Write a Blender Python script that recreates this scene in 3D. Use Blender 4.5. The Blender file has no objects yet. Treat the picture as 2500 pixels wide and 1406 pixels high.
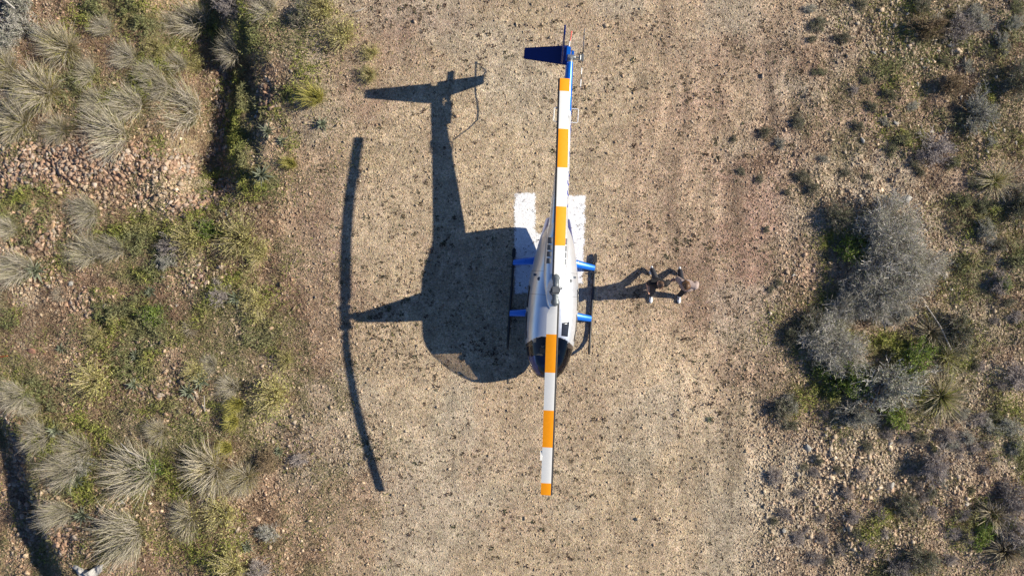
import bpy, bmesh, math
import numpy as np
from mathutils import Vector, Matrix, Euler

scene = bpy.context.scene
COL = scene.collection

# ------------------------------------------------------------------ camera, sky, sun, exposure
CAM_H, FPX, X0, Y0 = 20.6, 1792.0, 1303.0, 703.0     # drone height, focal length in photo pixels, point straight below
cam = bpy.data.cameras.new('camera')
cam.sensor_width = 36.0
cam.lens = 36.0 * FPX / 2500.0
cam.shift_x = -(X0 - 1250.0) / 2500.0
cam.clip_end = 1000.0
cam_o = bpy.data.objects.new('camera', cam)
cam_o.location = (0, 0, CAM_H)
COL.objects.link(cam_o)
scene.camera = cam_o

SUN_EL, SUN_AZ = math.radians(29.0), math.radians(7.6)   # azimuth from +X towards +Y
world = bpy.data.worlds.new('World')
scene.world = world
world.use_nodes = True
wn = world.node_tree
bg = wn.nodes['Background']
sky = wn.nodes.new('ShaderNodeTexSky')
sky.sky_type = 'NISHITA'
sky.sun_disc = False
sky.sun_elevation = SUN_EL
sky.sun_rotation = math.radians(90.0) - SUN_AZ
sky.altitude = 400
sky.dust_density = 0.15
sky.ozone_density = 2.5
tint = wn.nodes.new('ShaderNodeVectorMath'); tint.operation = 'MULTIPLY'; tint.inputs[1].default_value = (.84, 1.0, 1.28)
wn.links.new(sky.outputs[0], tint.inputs[0]); wn.links.new(tint.outputs[0], bg.inputs[0])
bg.inputs[1].default_value = 0.05

sun = bpy.data.lights.new('sun', 'SUN')
sun.energy = 5.0
sun.angle = math.radians(0.5)
sun.color = (1.0, 0.92, 0.78)
sun_o = bpy.data.objects.new('sun', sun)
sd = Vector((math.cos(SUN_EL) * math.cos(SUN_AZ), math.cos(SUN_EL) * math.sin(SUN_AZ), math.sin(SUN_EL)))
sun_o.rotation_euler = sd.to_track_quat('Z', 'Y').to_euler()
sun_o.location = sd * 60
COL.objects.link(sun_o)

scene.view_settings.view_transform = 'Standard'
scene.view_settings.look = 'None'
scene.view_settings.exposure = 0.62
scene.view_settings.gamma = 1.0
scene.view_settings.use_curve_mapping = False
scene.cycles.max_bounces = 6
scene.cycles.transparent_max_bounces = 16

rng = np.random.default_rng(11)

# ------------------------------------------------------------------ numpy noise
def vnoise(x, y, seed):
    x = np.asarray(x, float); y = np.asarray(y, float)
    xi = np.floor(x).astype(np.int64); yi = np.floor(y).astype(np.int64)
    fx = x - xi; fy = y - yi
    fx = fx * fx * fx * (fx * (fx * 6 - 15) + 10); fy = fy * fy * fy * (fy * (fy * 6 - 15) + 10)
    def hsh(i, j):
        n = (i * 374761393 + j * 668265263 + seed * 1274126177) & 0xffffffff
        n = ((n ^ (n >> 13)) * 1103515245) & 0xffffffff
        n = ((n ^ (n >> 15)) * 2246822519) & 0xffffffff
        return ((n ^ (n >> 16)) & 0xffff) / 65535.0
    a = hsh(xi, yi); b = hsh(xi + 1, yi); c = hsh(xi, yi + 1); d = hsh(xi + 1, yi + 1)
    return (a * (1 - fx) + b * fx) * (1 - fy) + (c * (1 - fx) + d * fx) * fy

def fbm(x, y, scale, octs, seed):
    r = 0.0; a = 0.5; t = 0.0
    x = np.asarray(x, float) / scale; y = np.asarray(y, float) / scale
    for o in range(octs):
        r = r + a * vnoise(x * 2 ** o + 17.3 * o, y * 2 ** o - 9.1 * o, seed + o)
        t += a; a *= 0.5
    return r / t

def sstep(a, b, x):
    t = np.clip((np.asarray(x, float) - a) / (b - a), 0, 1)
    return t * t * (3 - 2 * t)

def gpx(x): return X0 + 87.0 * np.asarray(x, float)
def gpy(y): return Y0 - 87.0 * np.asarray(y, float)

def height(x, y):
    px, py = gpx(x), gpy(y)
    pad = sstep(660, 800, px) * (1 - sstep(1850, 2050, px))
    n = fbm(x, y, 2.4, 4, 3) - 0.5
    n2 = fbm(x, y, 0.6, 3, 9) - 0.5
    z = n * (0.34 * (1 - pad) + 0.03 * pad) + n2 * (0.13 * (1 - pad) + 0.012 * pad)
    # bank that drops away into a gully
    a = .98 * (1 - sstep(380, 540, py + 40 * (fbm(x, y, 1.0, 2, 31) - .5)))
    wob = 120 * (fbm(x, y, 1.5, 4, 21) - 0.5)
    d = (632 + wob - px) / 87.0
    prof = sstep(-.2, 1.5, d) - 0.65 * sstep(1.7, 3.3, d)
    z = z - a * prof
    # lower bank in the far corner
    a2 = sstep(960, 1080, py)
    d2 = (14 + (py - 980) * 0.34 + 40 * (fbm(x, y, 1.1, 2, 23) - 0.5) - px) / 87.0
    z = z - a2 * .75 * sstep(-.1, 1.1, d2)
    # rubble mound
    z = z + 0.30 * np.exp(-(((px - 230) / 210) ** 2 + ((py - 400) / 60) ** 2))
    return z

def ground_at(px, py):
    """world point of the ground that the photo shows at this pixel"""
    z = 0.0
    for _ in range(5):
        s = FPX / (CAM_H - z)
        x = (px - X0) / s; y = (Y0 - py) / s
        z = float(height(x, y))
    return x, y, z

def at(px, py, z):
    s = FPX / (CAM_H - z)
    return Vector(((px - X0) / s, (Y0 - py) / s, z))

# ------------------------------------------------------------------ object helpers
def tag(o, label=None, cat=None, group=None, kind=None):
    if label: o['label'] = label
    if cat: o['category'] = cat
    if group: o['group'] = group
    if kind: o['kind'] = kind
    return o

def empty(name, loc, rz=0.0):
    o = bpy.data.objects.new(name, None)
    o.empty_display_size = 0.2
    COL.objects.link(o)
    o.location = loc; o.rotation_euler = (0, 0, rz)
    return o

def raw_mesh(name, V, F, mats=(), col=None, smooth=False, midx=None):
    """V (n,3); F (m,3 or 4) array or list of polygons"""
    me = bpy.data.meshes.new(name)
    V = np.asarray(V, np.float32)
    if isinstance(F, np.ndarray):
        m, k = F.shape
        me.vertices.add(len(V)); me.vertices.foreach_set('co', V.ravel())
        me.loops.add(m * k); me.loops.foreach_set('vertex_index', F.astype(np.int32).ravel())
        me.polygons.add(m)
        me.polygons.foreach_set('loop_start', np.arange(0, m * k, k, dtype=np.int32))
        me.polygons.foreach_set('loop_total', np.full(m, k, np.int32))
    else:
        me.from_pydata([tuple(map(float, v)) for v in V], [], [tuple(int(i) for i in f) for f in F])
    if midx is not None:
        me.polygons.foreach_set('material_index', np.asarray(midx, np.int32))
    if smooth:
        me.polygons.foreach_set('use_smooth', np.ones(len(me.polygons), bool))
    me.update(calc_edges=True)
    if col is not None:
        ca = me.color_attributes.new('Col', 'FLOAT_COLOR', 'POINT')
        c4 = np.ones((len(V), 4), np.float32); c4[:, :3] = col
        ca.data.foreach_set('color', c4.ravel())
    for m_ in mats: me.materials.append(m_)
    return me

def link(name, me, parent=None, loc=None):
    o = bpy.data.objects.new(name, me)
    COL.objects.link(o)
    if parent: o.parent = parent
    if loc is not None: o.location = loc
    return o

class MB:
    """collects shapes into one mesh"""
    def __init__(s): s.V = []; s.F = []; s.M = []
    def add(s, V, F, m=0):
        b = len(s.V)
        s.V += [tuple(v) for v in V]
        s.F += [tuple(b + i for i in f) for f in F]
        s.M += [m] * len(F)
    def box(s, c, size, m=0, mat=None, bev=0.0):
        bm = bmesh.new()
        bmesh.ops.create_cube(bm, size=1.0)
        for v in bm.verts: v.co = Vector((v.co.x * size[0], v.co.y * size[1], v.co.z * size[2]))
        if bev: bmesh.ops.bevel(bm, geom=bm.edges[:], offset=bev, segments=2, affect='EDGES')
        s.from_bm(bm, m, (Matrix.Translation(c) @ mat) if mat else Matrix.Translation(c))
    def from_bm(s, bm, m=0, M=Matrix()):
        bm.verts.index_update()
        s.add([M @ v.co for v in bm.verts], [[v.index for v in f.verts] for f in bm.faces], m)
        bm.free()
    def tube(s, pts, rad, n=10, m=0, cap=True):
        pts = [Vector(p) for p in pts]
        if not hasattr(rad, '__len__'): rad = [rad] * len(pts)
        rings = []; up = None
        for i, p in enumerate(pts):
            t = (pts[min(i + 1, len(pts) - 1)] - pts[max(i - 1, 0)]).normalized()
            if up is None:
                up = t.orthogonal().normalized()
            up = (up - t * up.dot(t)).normalized()
            b = t.cross(up)
            rings.append([p + (up * math.cos(2 * math.pi * k / n) + b * math.sin(2 * math.pi * k / n)) * rad[i] for k in range(n)])
        V = [v for r in rings for v in r]
        F = [(i * n + k, i * n + (k + 1) % n, (i + 1) * n + (k + 1) % n, (i + 1) * n + k) for i in range(len(pts) - 1) for k in range(n)]
        if cap:
            F.append(tuple(range(n))[::-1]); F.append(tuple((len(pts) - 1) * n + k for k in range(n)))
        s.add(V, F, m)
    def loft(s, rings, m=0, cap=True, closed=True):
        n = len(rings[0])
        V = [v for r in rings for v in r]
        F = []
        for i in range(len(rings) - 1):
            for k in range(n if closed else n - 1):
                F.append((i * n + k, i * n + (k + 1) % n, (i + 1) * n + (k + 1) % n, (i + 1) * n + k))
        if cap:
            F.append(tuple(range(n))[::-1]); F.append(tuple((len(rings) - 1) * n + k for k in range(n)))
        s.add(V, F, m)
    def build(s, name, mats, parent=None, smooth=True, sharp=35):
        if not isinstance(mats, (list, tuple)): mats = [mats]
        me = raw_mesh(name, np.array(s.V), s.F, mats, None, smooth, s.M)
        bm = bmesh.new(); bm.from_mesh(me); bmesh.ops.recalc_face_normals(bm, faces=bm.faces[:]); bm.to_mesh(me); bm.free()
        if smooth: me.set_sharp_from_angle(angle=math.radians(sharp))
        return link(name, me, parent)

# ------------------------------------------------------------------ materials
def newmat(name):
    m = bpy.data.materials.new(name); m.use_nodes = True
    nt = m.node_tree
    return m, nt, nt.nodes['Principled BSDF']

def N(nt, t, **kw):
    n = nt.nodes.new(t)
    for k, v in kw.items():
        if k.startswith('i_'):
            key = k[2:]
            n.inputs[int(key) if key.isdigit() else key].default_value = v
        else: setattr(n, k, v)
    return n

def plain(name, col, rough=0.5, metal=0.0, coat=0.0, var=0.06, vscale=14.0, bump=0.0):
    m, nt, p = newmat(name)
    p.inputs['Roughness'].default_value = rough
    p.inputs['Metallic'].default_value = metal
    p.inputs['Coat Weight'].default_value = coat
    p.inputs['Coat Roughness'].default_value = 0.06
    tc = N(nt, 'ShaderNodeTexCoord')
    nz = N(nt, 'ShaderNodeTexNoise'); nz.inputs['Scale'].default_value = vscale; nz.inputs['Detail'].default_value = 5
    nt.links.new(tc.outputs['Object'], nz.inputs['Vector'])
    mr = N(nt, 'ShaderNodeMapRange'); mr.inputs[3].default_value = 1 - var * 2; mr.inputs[4].default_value = 1 + var * 2
    nt.links.new(nz.outputs[0], mr.inputs[0])
    mx = N(nt, 'ShaderNodeVectorMath', operation='SCALE'); mx.inputs[0].default_value = col
    nt.links.new(mr.outputs[0], mx.inputs['Scale'])
    nt.links.new(mx.outputs[0], p.inputs['Base Color'])
    r2 = N(nt, 'ShaderNodeMapRange'); r2.inputs[3].default_value = max(0.02, rough - .08); r2.inputs[4].default_value = min(1, rough + .1)
    nt.links.new(nz.outputs[0], r2.inputs[0]); nt.links.new(r2.outputs[0], p.inputs['Roughness'])
    if bump:
        b = N(nt, 'ShaderNodeBump'); b.inputs['Strength'].default_value = bump; b.inputs['Distance'].default_value = 0.01
        nt.links.new(nz.outputs[0], b.inputs['Height']); nt.links.new(b.outputs[0], p.inputs['Normal'])
    return m

def attr_mat(name, rough=0.8, transl=0.25, bump=0.0):
    m, nt, p = newmat(name)
    a = N(nt, 'ShaderNodeAttribute', attribute_name='Col')
    p.inputs['Roughness'].default_value = rough
    p.inputs['Specular IOR Level'].default_value = 0.25
    oi = N(nt, 'ShaderNodeObjectInfo')
    mr = N(nt, 'ShaderNodeMapRange'); mr.inputs[3].default_value = 0.85; mr.inputs[4].default_value = 1.15
    nt.links.new(oi.outputs['Random'], mr.inputs[0])
    sc = N(nt, 'ShaderNodeVectorMath', operation='SCALE')
    nt.links.new(a.outputs['Color'], sc.inputs[0]); nt.links.new(mr.outputs[0], sc.inputs['Scale'])
    nt.links.new(sc.outputs[0], p.inputs['Base Color'])
    if bump:
        tc = N(nt, 'ShaderNodeTexCoord'); nz = N(nt, 'ShaderNodeTexNoise'); nz.inputs['Scale'].default_value = 9; nz.inputs['Detail'].default_value = 6
        nt.links.new(tc.outputs['Object'], nz.inputs['Vector'])
        b = N(nt, 'ShaderNodeBump'); b.inputs['Strength'].default_value = bump; b.inputs['Distance'].default_value = 0.03
        nt.links.new(nz.outputs[0], b.inputs['Height']); nt.links.new(b.outputs[0], p.inputs['Normal'])
    if transl:
        t = N(nt, 'ShaderNodeBsdfTranslucent'); nt.links.new(sc.outputs[0], t.inputs[0])
        mx = N(nt, 'ShaderNodeMixShader'); mx.inputs[0].default_value = transl
        nt.links.new(p.outputs[0], mx.inputs[1]); nt.links.new(t.outputs[0], mx.inputs[2])
        nt.links.new(mx.outputs[0], nt.nodes['Material Output'].inputs[0])
    return m

M_leaf = attr_mat('leafy', 0.65, 0.3)
M_straw = attr_mat('straw', 0.75, 0.22)
M_twig = attr_mat('twig', 0.85, 0.0)
M_stone = attr_mat('stone', 0.9, 0.0, 0.5)

def ground_material():
    m, nt, p = newmat('stony_ground')
    L = nt.links.new
    a = N(nt, 'ShaderNodeAttribute', attribute_name='Col')
    tc = N(nt, 'ShaderNodeTexCoord')
    v1 = N(nt, 'ShaderNodeTexVoronoi'); v1.inputs['Scale'].default_value = 24; v1.inputs['Randomness'].default_value = 1
    v2 = N(nt, 'ShaderNodeTexVoronoi'); v2.inputs['Scale'].default_value = 62
    n1 = N(nt, 'ShaderNodeTexNoise'); n1.inputs['Scale'].default_value = 3.2; n1.inputs['Detail'].default_value = 8; n1.inputs['Roughness'].default_value = 0.7
    n2 = N(nt, 'ShaderNodeTexNoise'); n2.inputs['Scale'].default_value = 38; n2.inputs['Detail'].default_value = 6; n2.inputs['Roughness'].default_value = 0.75
    for t in (v1, v2, n1, n2): L(tc.outputs['Object'], t.inputs['Vector'])
    sep = N(nt, 'ShaderNodeSeparateColor'); L(v1.outputs['Color'], sep.inputs[0])
    sep2 = N(nt, 'ShaderNodeSeparateColor'); L(v2.outputs['Color'], sep2.inputs[0])
    def mr(src, lo, hi, a0=0, a1=1):
        r = N(nt, 'ShaderNodeMapRange'); r.inputs[1].default_value = a0; r.inputs[2].default_value = a1
        r.inputs[3].default_value = lo; r.inputs[4].default_value = hi; L(src, r.inputs[0]); return r.outputs[0]
    def mul(x, y):
        k = N(nt, 'ShaderNodeMath', operation='MULTIPLY'); L(x, k.inputs[0]); L(y, k.inputs[1]); return k.outputs[0]
    v3 = N(nt, 'ShaderNodeTexVoronoi'); v3.inputs['Scale'].default_value = 15
    n3 = N(nt, 'ShaderNodeTexNoise'); n3.inputs['Scale'].default_value = 23; n3.inputs['Detail'].default_value = 5; n3.inputs['Roughness'].default_value = 0.65
    L(tc.outputs['Object'], v3.inputs['Vector']); L(tc.outputs['Object'], n3.inputs['Vector'])
    sep3 = N(nt, 'ShaderNodeSeparateColor'); L(v3.outputs['Color'], sep3.inputs[0])
    f = mul(mul(mr(sep.outputs[0], 0.76, 1.22), mr(sep2.outputs[1], 0.70, 1.28)), mul(mr(n1.outputs[0], 0.72, 1.28, 0.3, 0.7), mr(n2.outputs[0], 0.74, 1.26, 0.3, 0.7)))
    f = mul(mul(f, mr(n3.outputs[0], 0.76, 1.08, 0.30, 0.48)), mr(sep3.outputs[1], 0.62, 1.03, 0.0, 0.07))
    sc = N(nt, 'ShaderNodeVectorMath', operation='SCALE'); L(a.outputs['Color'], sc.inputs[0]); L(f, sc.inputs['Scale'])
    hs = N(nt, 'ShaderNodeHueSaturation'); L(sc.outputs[0], hs.inputs['Color'])
    L(mr(sep.outputs[2], 0.485, 0.512), hs.inputs['Hue']); L(mr(sep2.outputs[2], 0.7, 1.15), hs.inputs['Saturation'])
    L(hs.outputs[0], p.inputs['Base Color'])
    p.inputs['Roughness'].default_value = 0.95
    p.inputs['Specular IOR Level'].default_value = 0.15
    # small stones, then grit
    h1 = N(nt, 'ShaderNodeMath', operation='MULTIPLY_ADD'); L(v1.outputs['Distance'], h1.inputs[0]); h1.inputs[1].default_value = -.8; L(n2.outputs[0], h1.inputs[2])
    h2 = N(nt, 'ShaderNodeMath', operation='MULTIPLY_ADD'); L(v2.outputs['Distance'], h2.inputs[0]); h2.inputs[1].default_value = -0.8; L(h1.outputs[0], h2.inputs[2])
    b = N(nt, 'ShaderNodeBump'); b.inputs['Strength'].default_value = 0.8; b.inputs['Distance'].default_value = 0.024
    L(h2.outputs[0], b.inputs['Height']); L(b.outputs[0], p.inputs['Normal'])
    return m

M_ground = ground_material()

# ------------------------------------------------------------------ where things grow, in photo pixels
def blobs(px, py, lst):
    r = np.zeros_like(np.asarray(px, float))
    for cx, cy, rx, ry, w in lst:
        d = ((px - cx) / rx) ** 2 + ((py - cy) / ry) ** 2
        r = np.maximum(r, w * np.exp(-d * 0.9))
    return r

GREEN = [(590, 240, 70, 200, 1), (300, 205, 150, 60, .8), (410, 130, 60, 100, .9), (130, 185, 80, 40, .7), (470, 60, 40, 60, .8), (30, 230, 50, 60, .8), (400, 330, 70, 40, .8)] + [(x_, y_, rx_ * .9, ry_ * .85, w_) for x_, y_, rx_, ry_, w_ in [(300, 55, 130, 75, 1), (240, 30, 60, 50, .9), (560, 240, 55, 190, .95), (450, 330, 60, 60, .8), (610, 110, 40, 90, .8), (320, 585, 180, 60, .8),
         (330, 650, 200, 50, .85), (200, 640, 110, 60, .75), (70, 490, 70, 60, .7), (40, 560, 50, 50, .7), (120, 810, 160, 90, .6), (300, 780, 120, 80, .8),
         (60, 960, 90, 70, .6), (340, 900, 120, 70, .55), (230, 1010, 200, 80, .75), (160, 1080, 100, 60, .7), (70, 1240, 60, 120, .85), (420, 1010, 110, 90, .6), (330, 1110, 60, 60, .8),
         (370, 1160, 60, 60, .8), (200, 1190, 80, 60, .75), (340, 1340, 120, 50, .7), (130, 1350, 90, 60, .6), (640, 440, 60, 70, .7), (700, 240, 70, 90, .6), (640, 60, 60, 60, .7), (730, 110, 80, 60, .6),
         (520, 760, 120, 80, .45), (620, 800, 90, 120, .4), (520, 540, 60, 60, .75), (600, 430, 60, 60, .7), (470, 430, 50, 50, .6), (560, 700, 120, 80, .45), (30, 340, 60, 40, .6), (700, 330, 70, 60, .5), (160, 540, 120, 40, .5),
         (420, 1190, 80, 40, .5), (500, 1330, 140, 70, .4), (600, 1050, 90, 80, .4), (450, 860, 100, 60, .5), (60, 740, 60, 60, .3), (20, 210, 40, 60, .7), (240, 90, 60, 60, .7)]]
GREEN_R = [(2075, 605, 60, 50, 1), (2175, 630, 45, 40, .95), (2080, 660, 45, 50, .8), (2085, 925, 55, 45, 1.2), (2010, 910, 70, 35, .8), (2035, 790, 60, 70, .6), (2220, 870, 90, 60, .85), (2250, 950, 60, 60, .9), (2150, 1010, 60, 40, .6),
           (2350, 420, 60, 120, .55), (2390, 520, 60, 60, .6), (2380, 680, 80, 60, .45), (2420, 240, 50, 60, .6), (2300, 60, 120, 60, .4), (2420, 120, 80, 80, .5), (2250, 280, 90, 80, .4), (2180, 180, 90, 60, .3), (2440, 350, 60, 60, .5), (2490, 590, 50, 120, .6), (2340, 300, 50, 60, .8), (2310, 160, 60, 40, .45), (2470, 20, 60, 40, .5), (2200, 340, 40, 30, .5),
           (2060, 105, 30, 30, .6), (2400, 1290, 60, 50, .8), (2250, 1270, 60, 50, .4), (2440, 1000, 50, 60, .45), (2480, 1090, 40, 60, .55), (2150, 1280, 90, 40, .35), (2300, 860, 80, 60, .4), (2210, 1390, 60, 30, .5), (2100, 1030, 60, 50, .45), (1950, 830, 60, 60, .5), (1960, 960, 40, 60, .35)]

def green_density(px, py):
    wx = px + 50 * (vnoise(px / 60, py / 60, 71) - .5); wy = py + 50 * (vnoise(px / 60, py / 60, 72) - .5)
    g = np.maximum(blobs(wx, wy, GREEN), 1.25 * blobs(wx, wy, GREEN_R))
    n = fbm(px, py, 90, 4, 41)
    return np.clip(g * (0.35 + 1.3 * sstep(.34, .62, n)), 0, 1.3)

def veg_zone(px, py):
    """0 on the bare pad, 1 in the overgrown ground beside it"""
    w = 330 * (fbm(px, py, 190, 5, 55) - .5)
    l = 1 - sstep(580, 980, px + w - 0.04 * (py - 700))
    r = sstep(1740, 2080, px + w)
    return np.maximum(l, 0.75 * r)

RUBBLE = [(190, 400, 260, 60, 1), (40, 420, 120, 60, .9), (90, 590, 90, 40, .8), (520, 480, 90, 60, .8), (140, 375, 170, 45, 1), (330, 385, 90, 45, 1), (420, 400, 50, 40, .9), (230, 350, 90, 40, 1), (30, 410, 80, 30, .8), (480, 490, 50, 30, 1), (560, 510, 50, 40, .8), (70, 520, 40, 40, .8), (130, 560, 40, 30, .8), (510, 210, 25, 120, .9), (500, 330, 25, 80, .9),
          (640, 250, 40, 80, .7), (20, 1130, 30, 130, 1.1), (60, 1290, 60, 90, 1), (160, 1320, 60, 50, .9), (420, 950, 120, 40, .6), (440, 1010, 80, 40, .5), (290, 880, 90, 60, .5), (500, 680, 60, 40, .5), (90, 690, 70, 40, .5), (200, 740, 90, 40, .5), (330, 480, 100, 40, .5), (440, 500, 60, 40, .7),
          (300, 1225, 60, 40, .5), (320, 1260, 80, 60, .4), (2260, 110, 110, 60, 0.50), (2330, 130, 60, 60, 0.50), (2180, 60, 60, 60, 0.36), (2100, 490, 160, 40, 0.29), (2050, 1120, 140, 80, 0.40), (1960, 1240, 90, 90, 0.36), (2100, 1330, 140, 60, 0.36), (2270, 1200, 140, 60, 0.32), (1930, 660, 60, 120, 0.29), (2100, 1190, 140, 50, 0.36), (1880, 1190, 50, 180, 0.36)]
RED = [(1000, 40, 140, 90, .8), (1800, 900, 110, 120, .45), (1880, 200, 90, 200, .5), (1650, 480, 160, 200, .45), (1960, 250, 120, 160, .5), (1850, 560, 130, 260, .95), (1760, 720, 130, 140, .75), (1930, 420, 90, 160, .6), (1700, 260, 120, 160, .4), (760, 520, 70, 160, .5), (720, 860, 70, 160, .5), (980, 60, 110, 110, .8), (1860, 640, 90, 160, .75), (1950, 640, 60, 80, .6), (1800, 760, 120, 110, .6), (1700, 560, 160, 120, .35), (1900, 120, 160, 120, .45), (700, 700, 120, 160, .35), (640, 900, 80, 120, .35), (2150, 230, 160, 100, .35), (880, 250, 60, 80, .4), (1950, 1350, 80, 60, .45), (1960, 1240, 60, 40, .45), (700, 1100, 80, 120, .3), (1240, 1260, 120, 40, .25)]
GREY = [(1400, 108, 40, 34, .9), (1900, 1180, 110, 110, .8), (1640, 985, 120, 20, .35), (1780, 1120, 120, 150, .35), (1350, 540, 120, 120, .25), (1200, 1150, 200, 120, .25), (1420, 195, 200, 12, .35), (1070, 985, 60, 40, .4), (1900, 300, 60, 200, .3)]
BRIGHT = [(1200, 330, 160, 200, .6), (960, 480, 90, 200, .5), (1560, 820, 160, 140, .5), (1600, 480, 160, 160, .35), (1700, 1060, 160, 130, .45), (1030, 1050, 160, 120, .5), (1500, 1150, 160, 120, .3)]

def soil_colour(px, py):
    pad = np.array([.48, .365, .228]); side = np.array([.38, .26, .16]); red = np.array([.35, .22, .155])
    grey = np.array([.48, .405, .29]); bright = np.array([.55, .42, .262]); humus = np.array([.20, .16, .085]); right = np.array([.40, .295, .205])
    wx = px + 90 * (fbm(px, py, 70, 3, 81) - .5); wy = py + 90 * (fbm(px, py, 70, 3, 82) - .5)
    def mix(c, t, k): return c * (1 - k[..., None]) + t * k[..., None]
    c = np.broadcast_to(pad, px.shape + (3,)).copy()
    v = veg_zone(px, py)
    c = mix(c, side, np.where(px < 1300, v, 0)); c = mix(c, right, np.where(px >= 1300, v, 0))
    n = fbm(px, py, 240, 5, 91)
    c = mix(c, red, np.clip(blobs(wx, wy, RED) * (0.45 + 1.6 * fbm(px, py, 40, 3, 92)) + .35 * sstep(.52, .72, n) * v, 0, 1))
    c = mix(c, bright, np.clip(blobs(wx, wy, BRIGHT), 0, 1)); c = mix(c, grey, np.clip(blobs(wx, wy, GREY), 0, 1))
    c = mix(c, humus, np.clip(0.75 * sstep(.25, .9, green_density(px, py)), 0, 1))
    streak = fbm(px / 1.0 + 30 * fbm(px, py, 300, 2, 97), py / 9.0, 26, 3, 96)            # wheel tracks along the pad
    k = .42 * sstep(1400, 1700, px) * (1 - sstep(2000, 2150, px)) + .10
    c = c * (1 + k * 2.2 * (streak - .5))[..., None]
    big = fbm(px, py, 330, 4, 98)
    c = mix(c, red * 1.05, np.clip(.5 * sstep(.52, .70, big), 0, .4) * (.45 + .55 * v))
    c = mix(c, grey, np.clip(.6 * sstep(.54, .70, fbm(px, py, 260, 4, 99)), 0, .5))
    c = c * (0.72 + 0.56 * fbm(px, py, 30, 5, 95))[..., None]
    return c

# ------------------------------------------------------------------ ground sheet
def axis(lo, hi, step, far):
    a = list(np.arange(lo, hi + 1e-6, step)); g = step; l, h = lo, hi; left, right = [], []
    while h < far:
        g = min(g * 1.35, 12); h += g; right.append(h); l -= g; left.append(l)
    return np.array(left[::-1] + a + right)
gx, gy = axis(-18, 16.5, 0.05, 260), axis(-10, 10, 0.05, 260)
GX, GY = np.meshgrid(gx, gy)
GZ = height(GX, GY)
nx, ny = len(gx), len(gy)
idx = np.arange(nx * ny).reshape(ny, nx)
F = np.stack([idx[:-1, :-1], idx[:-1, 1:], idx[1:, 1:], idx[1:, :-1]], -1).reshape(-1, 4)
V = np.stack([GX, GY, GZ], -1).reshape(-1, 3)
gc = soil_colour(gpx(GX), gpy(GY)).reshape(-1, 3)
g_o = link('ground', raw_mesh('ground', V, F, [M_ground], gc, True))
tag(g_o, kind='structure')

# ------------------------------------------------------------------ worn white H
def painted_mark():
    rects = [((1257, 473), (1306, 716)), ((1383, 479), (1429, 690)), ((1300, 571), (1390, 626))]
    Vs, Fs, As, Es = [], [], [], []
    base = 0
    step = 0.02
    xs = np.arange(-0.75, 1.7, step); ys = np.arange(-0.35, 2.85, step)
    X, Y = np.meshgrid(xs, ys)
    px, py = gpx(X), gpy(Y)
    sh = (py - 600) * -0.012
    d = np.full(X.shape, -99.0)
    for (a, b), (c, e) in rects:
        tx = (py - 470) * -0.035 if a > 1350 else 0
        q = px - tx * (a > 1350) + sh * 0
        di = np.minimum(np.minimum(q - a, c - q), np.minimum(py - b, e - py))
        d = np.maximum(d, di)
    keep = d > -6
    n_ = len(xs)
    ids = np.arange(X.size).reshape(X.shape)
    q = np.stack([ids[:-1, :-1], ids[:-1, 1:], ids[1:, 1:], ids[1:, :-1]], -1).reshape(-1, 4)
    kk = keep.ravel()
    q = q[kk[q].all(1)]
    used = np.unique(q); remap = np.full(X.size, -1); remap[used] = np.arange(len(used))
    Z = height(X, Y) + 0.006
    P = np.stack([X, Y, Z], -1).reshape(-1, 3)[used]
    dd = np.clip((d.ravel()[used] + 6) / 24.0, 0, 1) * 1.08
    m, nt, p = newmat('worn_white_paint')
    L = nt.links.new
    at_ = N(nt, 'ShaderNodeAttribute', attribute_name='Col')
    tc = N(nt, 'ShaderNodeTexCoord')
    n1 = N(nt, 'ShaderNodeTexNoise'); n1.inputs['Scale'].default_value = 30; n1.inputs['Detail'].default_value = 7; n1.inputs['Roughness'].default_value = .75
    n2 = N(nt, 'ShaderNodeTexNoise'); n2.inputs['Scale'].default_value = 5; n2.inputs['Detail'].default_value = 4
    v = N(nt, 'ShaderNodeTexVoronoi'); v.inputs['Scale'].default_value = 34
    for t in (n1, n2, v): L(tc.outputs['Object'], t.inputs['Vector'])
    s1 = N(nt, 'ShaderNodeMath', operation='MULTIPLY_ADD'); L(n1.outputs[0], s1.inputs[0]); s1.inputs[1].default_value = 1.35
    s0 = N(nt, 'ShaderNodeMath', operation='MULTIPLY_ADD'); L(n2.outputs[0], s0.inputs[0]); s0.inputs[1].default_value = 0.55; L(at_.outputs['Fac'], s0.inputs[2])
    L(s0.outputs[0], s1.inputs[2])
    th = N(nt, 'ShaderNodeMapRange'); th.inputs[1].default_value = 1.16; th.inputs[2].default_value = 1.24; L(s1.outputs[0], th.inputs[0])
    L(th.outputs[0], p.inputs['Alpha'])
    sp = N(nt, 'ShaderNodeSeparateColor'); L(v.outputs['Color'], sp.inputs[0])
    mr = N(nt, 'ShaderNodeMapRange'); mr.inputs[3].default_value = .74; mr.inputs[4].default_value = .95; L(sp.outputs[0], mr.inputs[0])
    L(mr.outputs[0], p.inputs['Base Color'])
    p.inputs['Roughness'].default_value = .85
    h = N(nt, 'ShaderNodeMath', operation='MULTIPLY_ADD'); L(v.outputs['Distance'], h.inputs[0]); h.inputs[1].default_value = -.6; L(n1.outputs[0], h.inputs[2])
    b = N(nt, 'ShaderNodeBump'); b.inputs['Strength'].default_value = .6; b.inputs['Distance'].default_value = .015
    L(h.outputs[0], b.inputs['Height']); L(b.outputs[0], p.inputs['Normal'])
    o = link('painted_marking', raw_mesh('painted_marking', P, remap[q], [m], np.repeat(dd[:, None], 3, 1), True))
    tag(o, kind='structure')
painted_mark()

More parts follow.
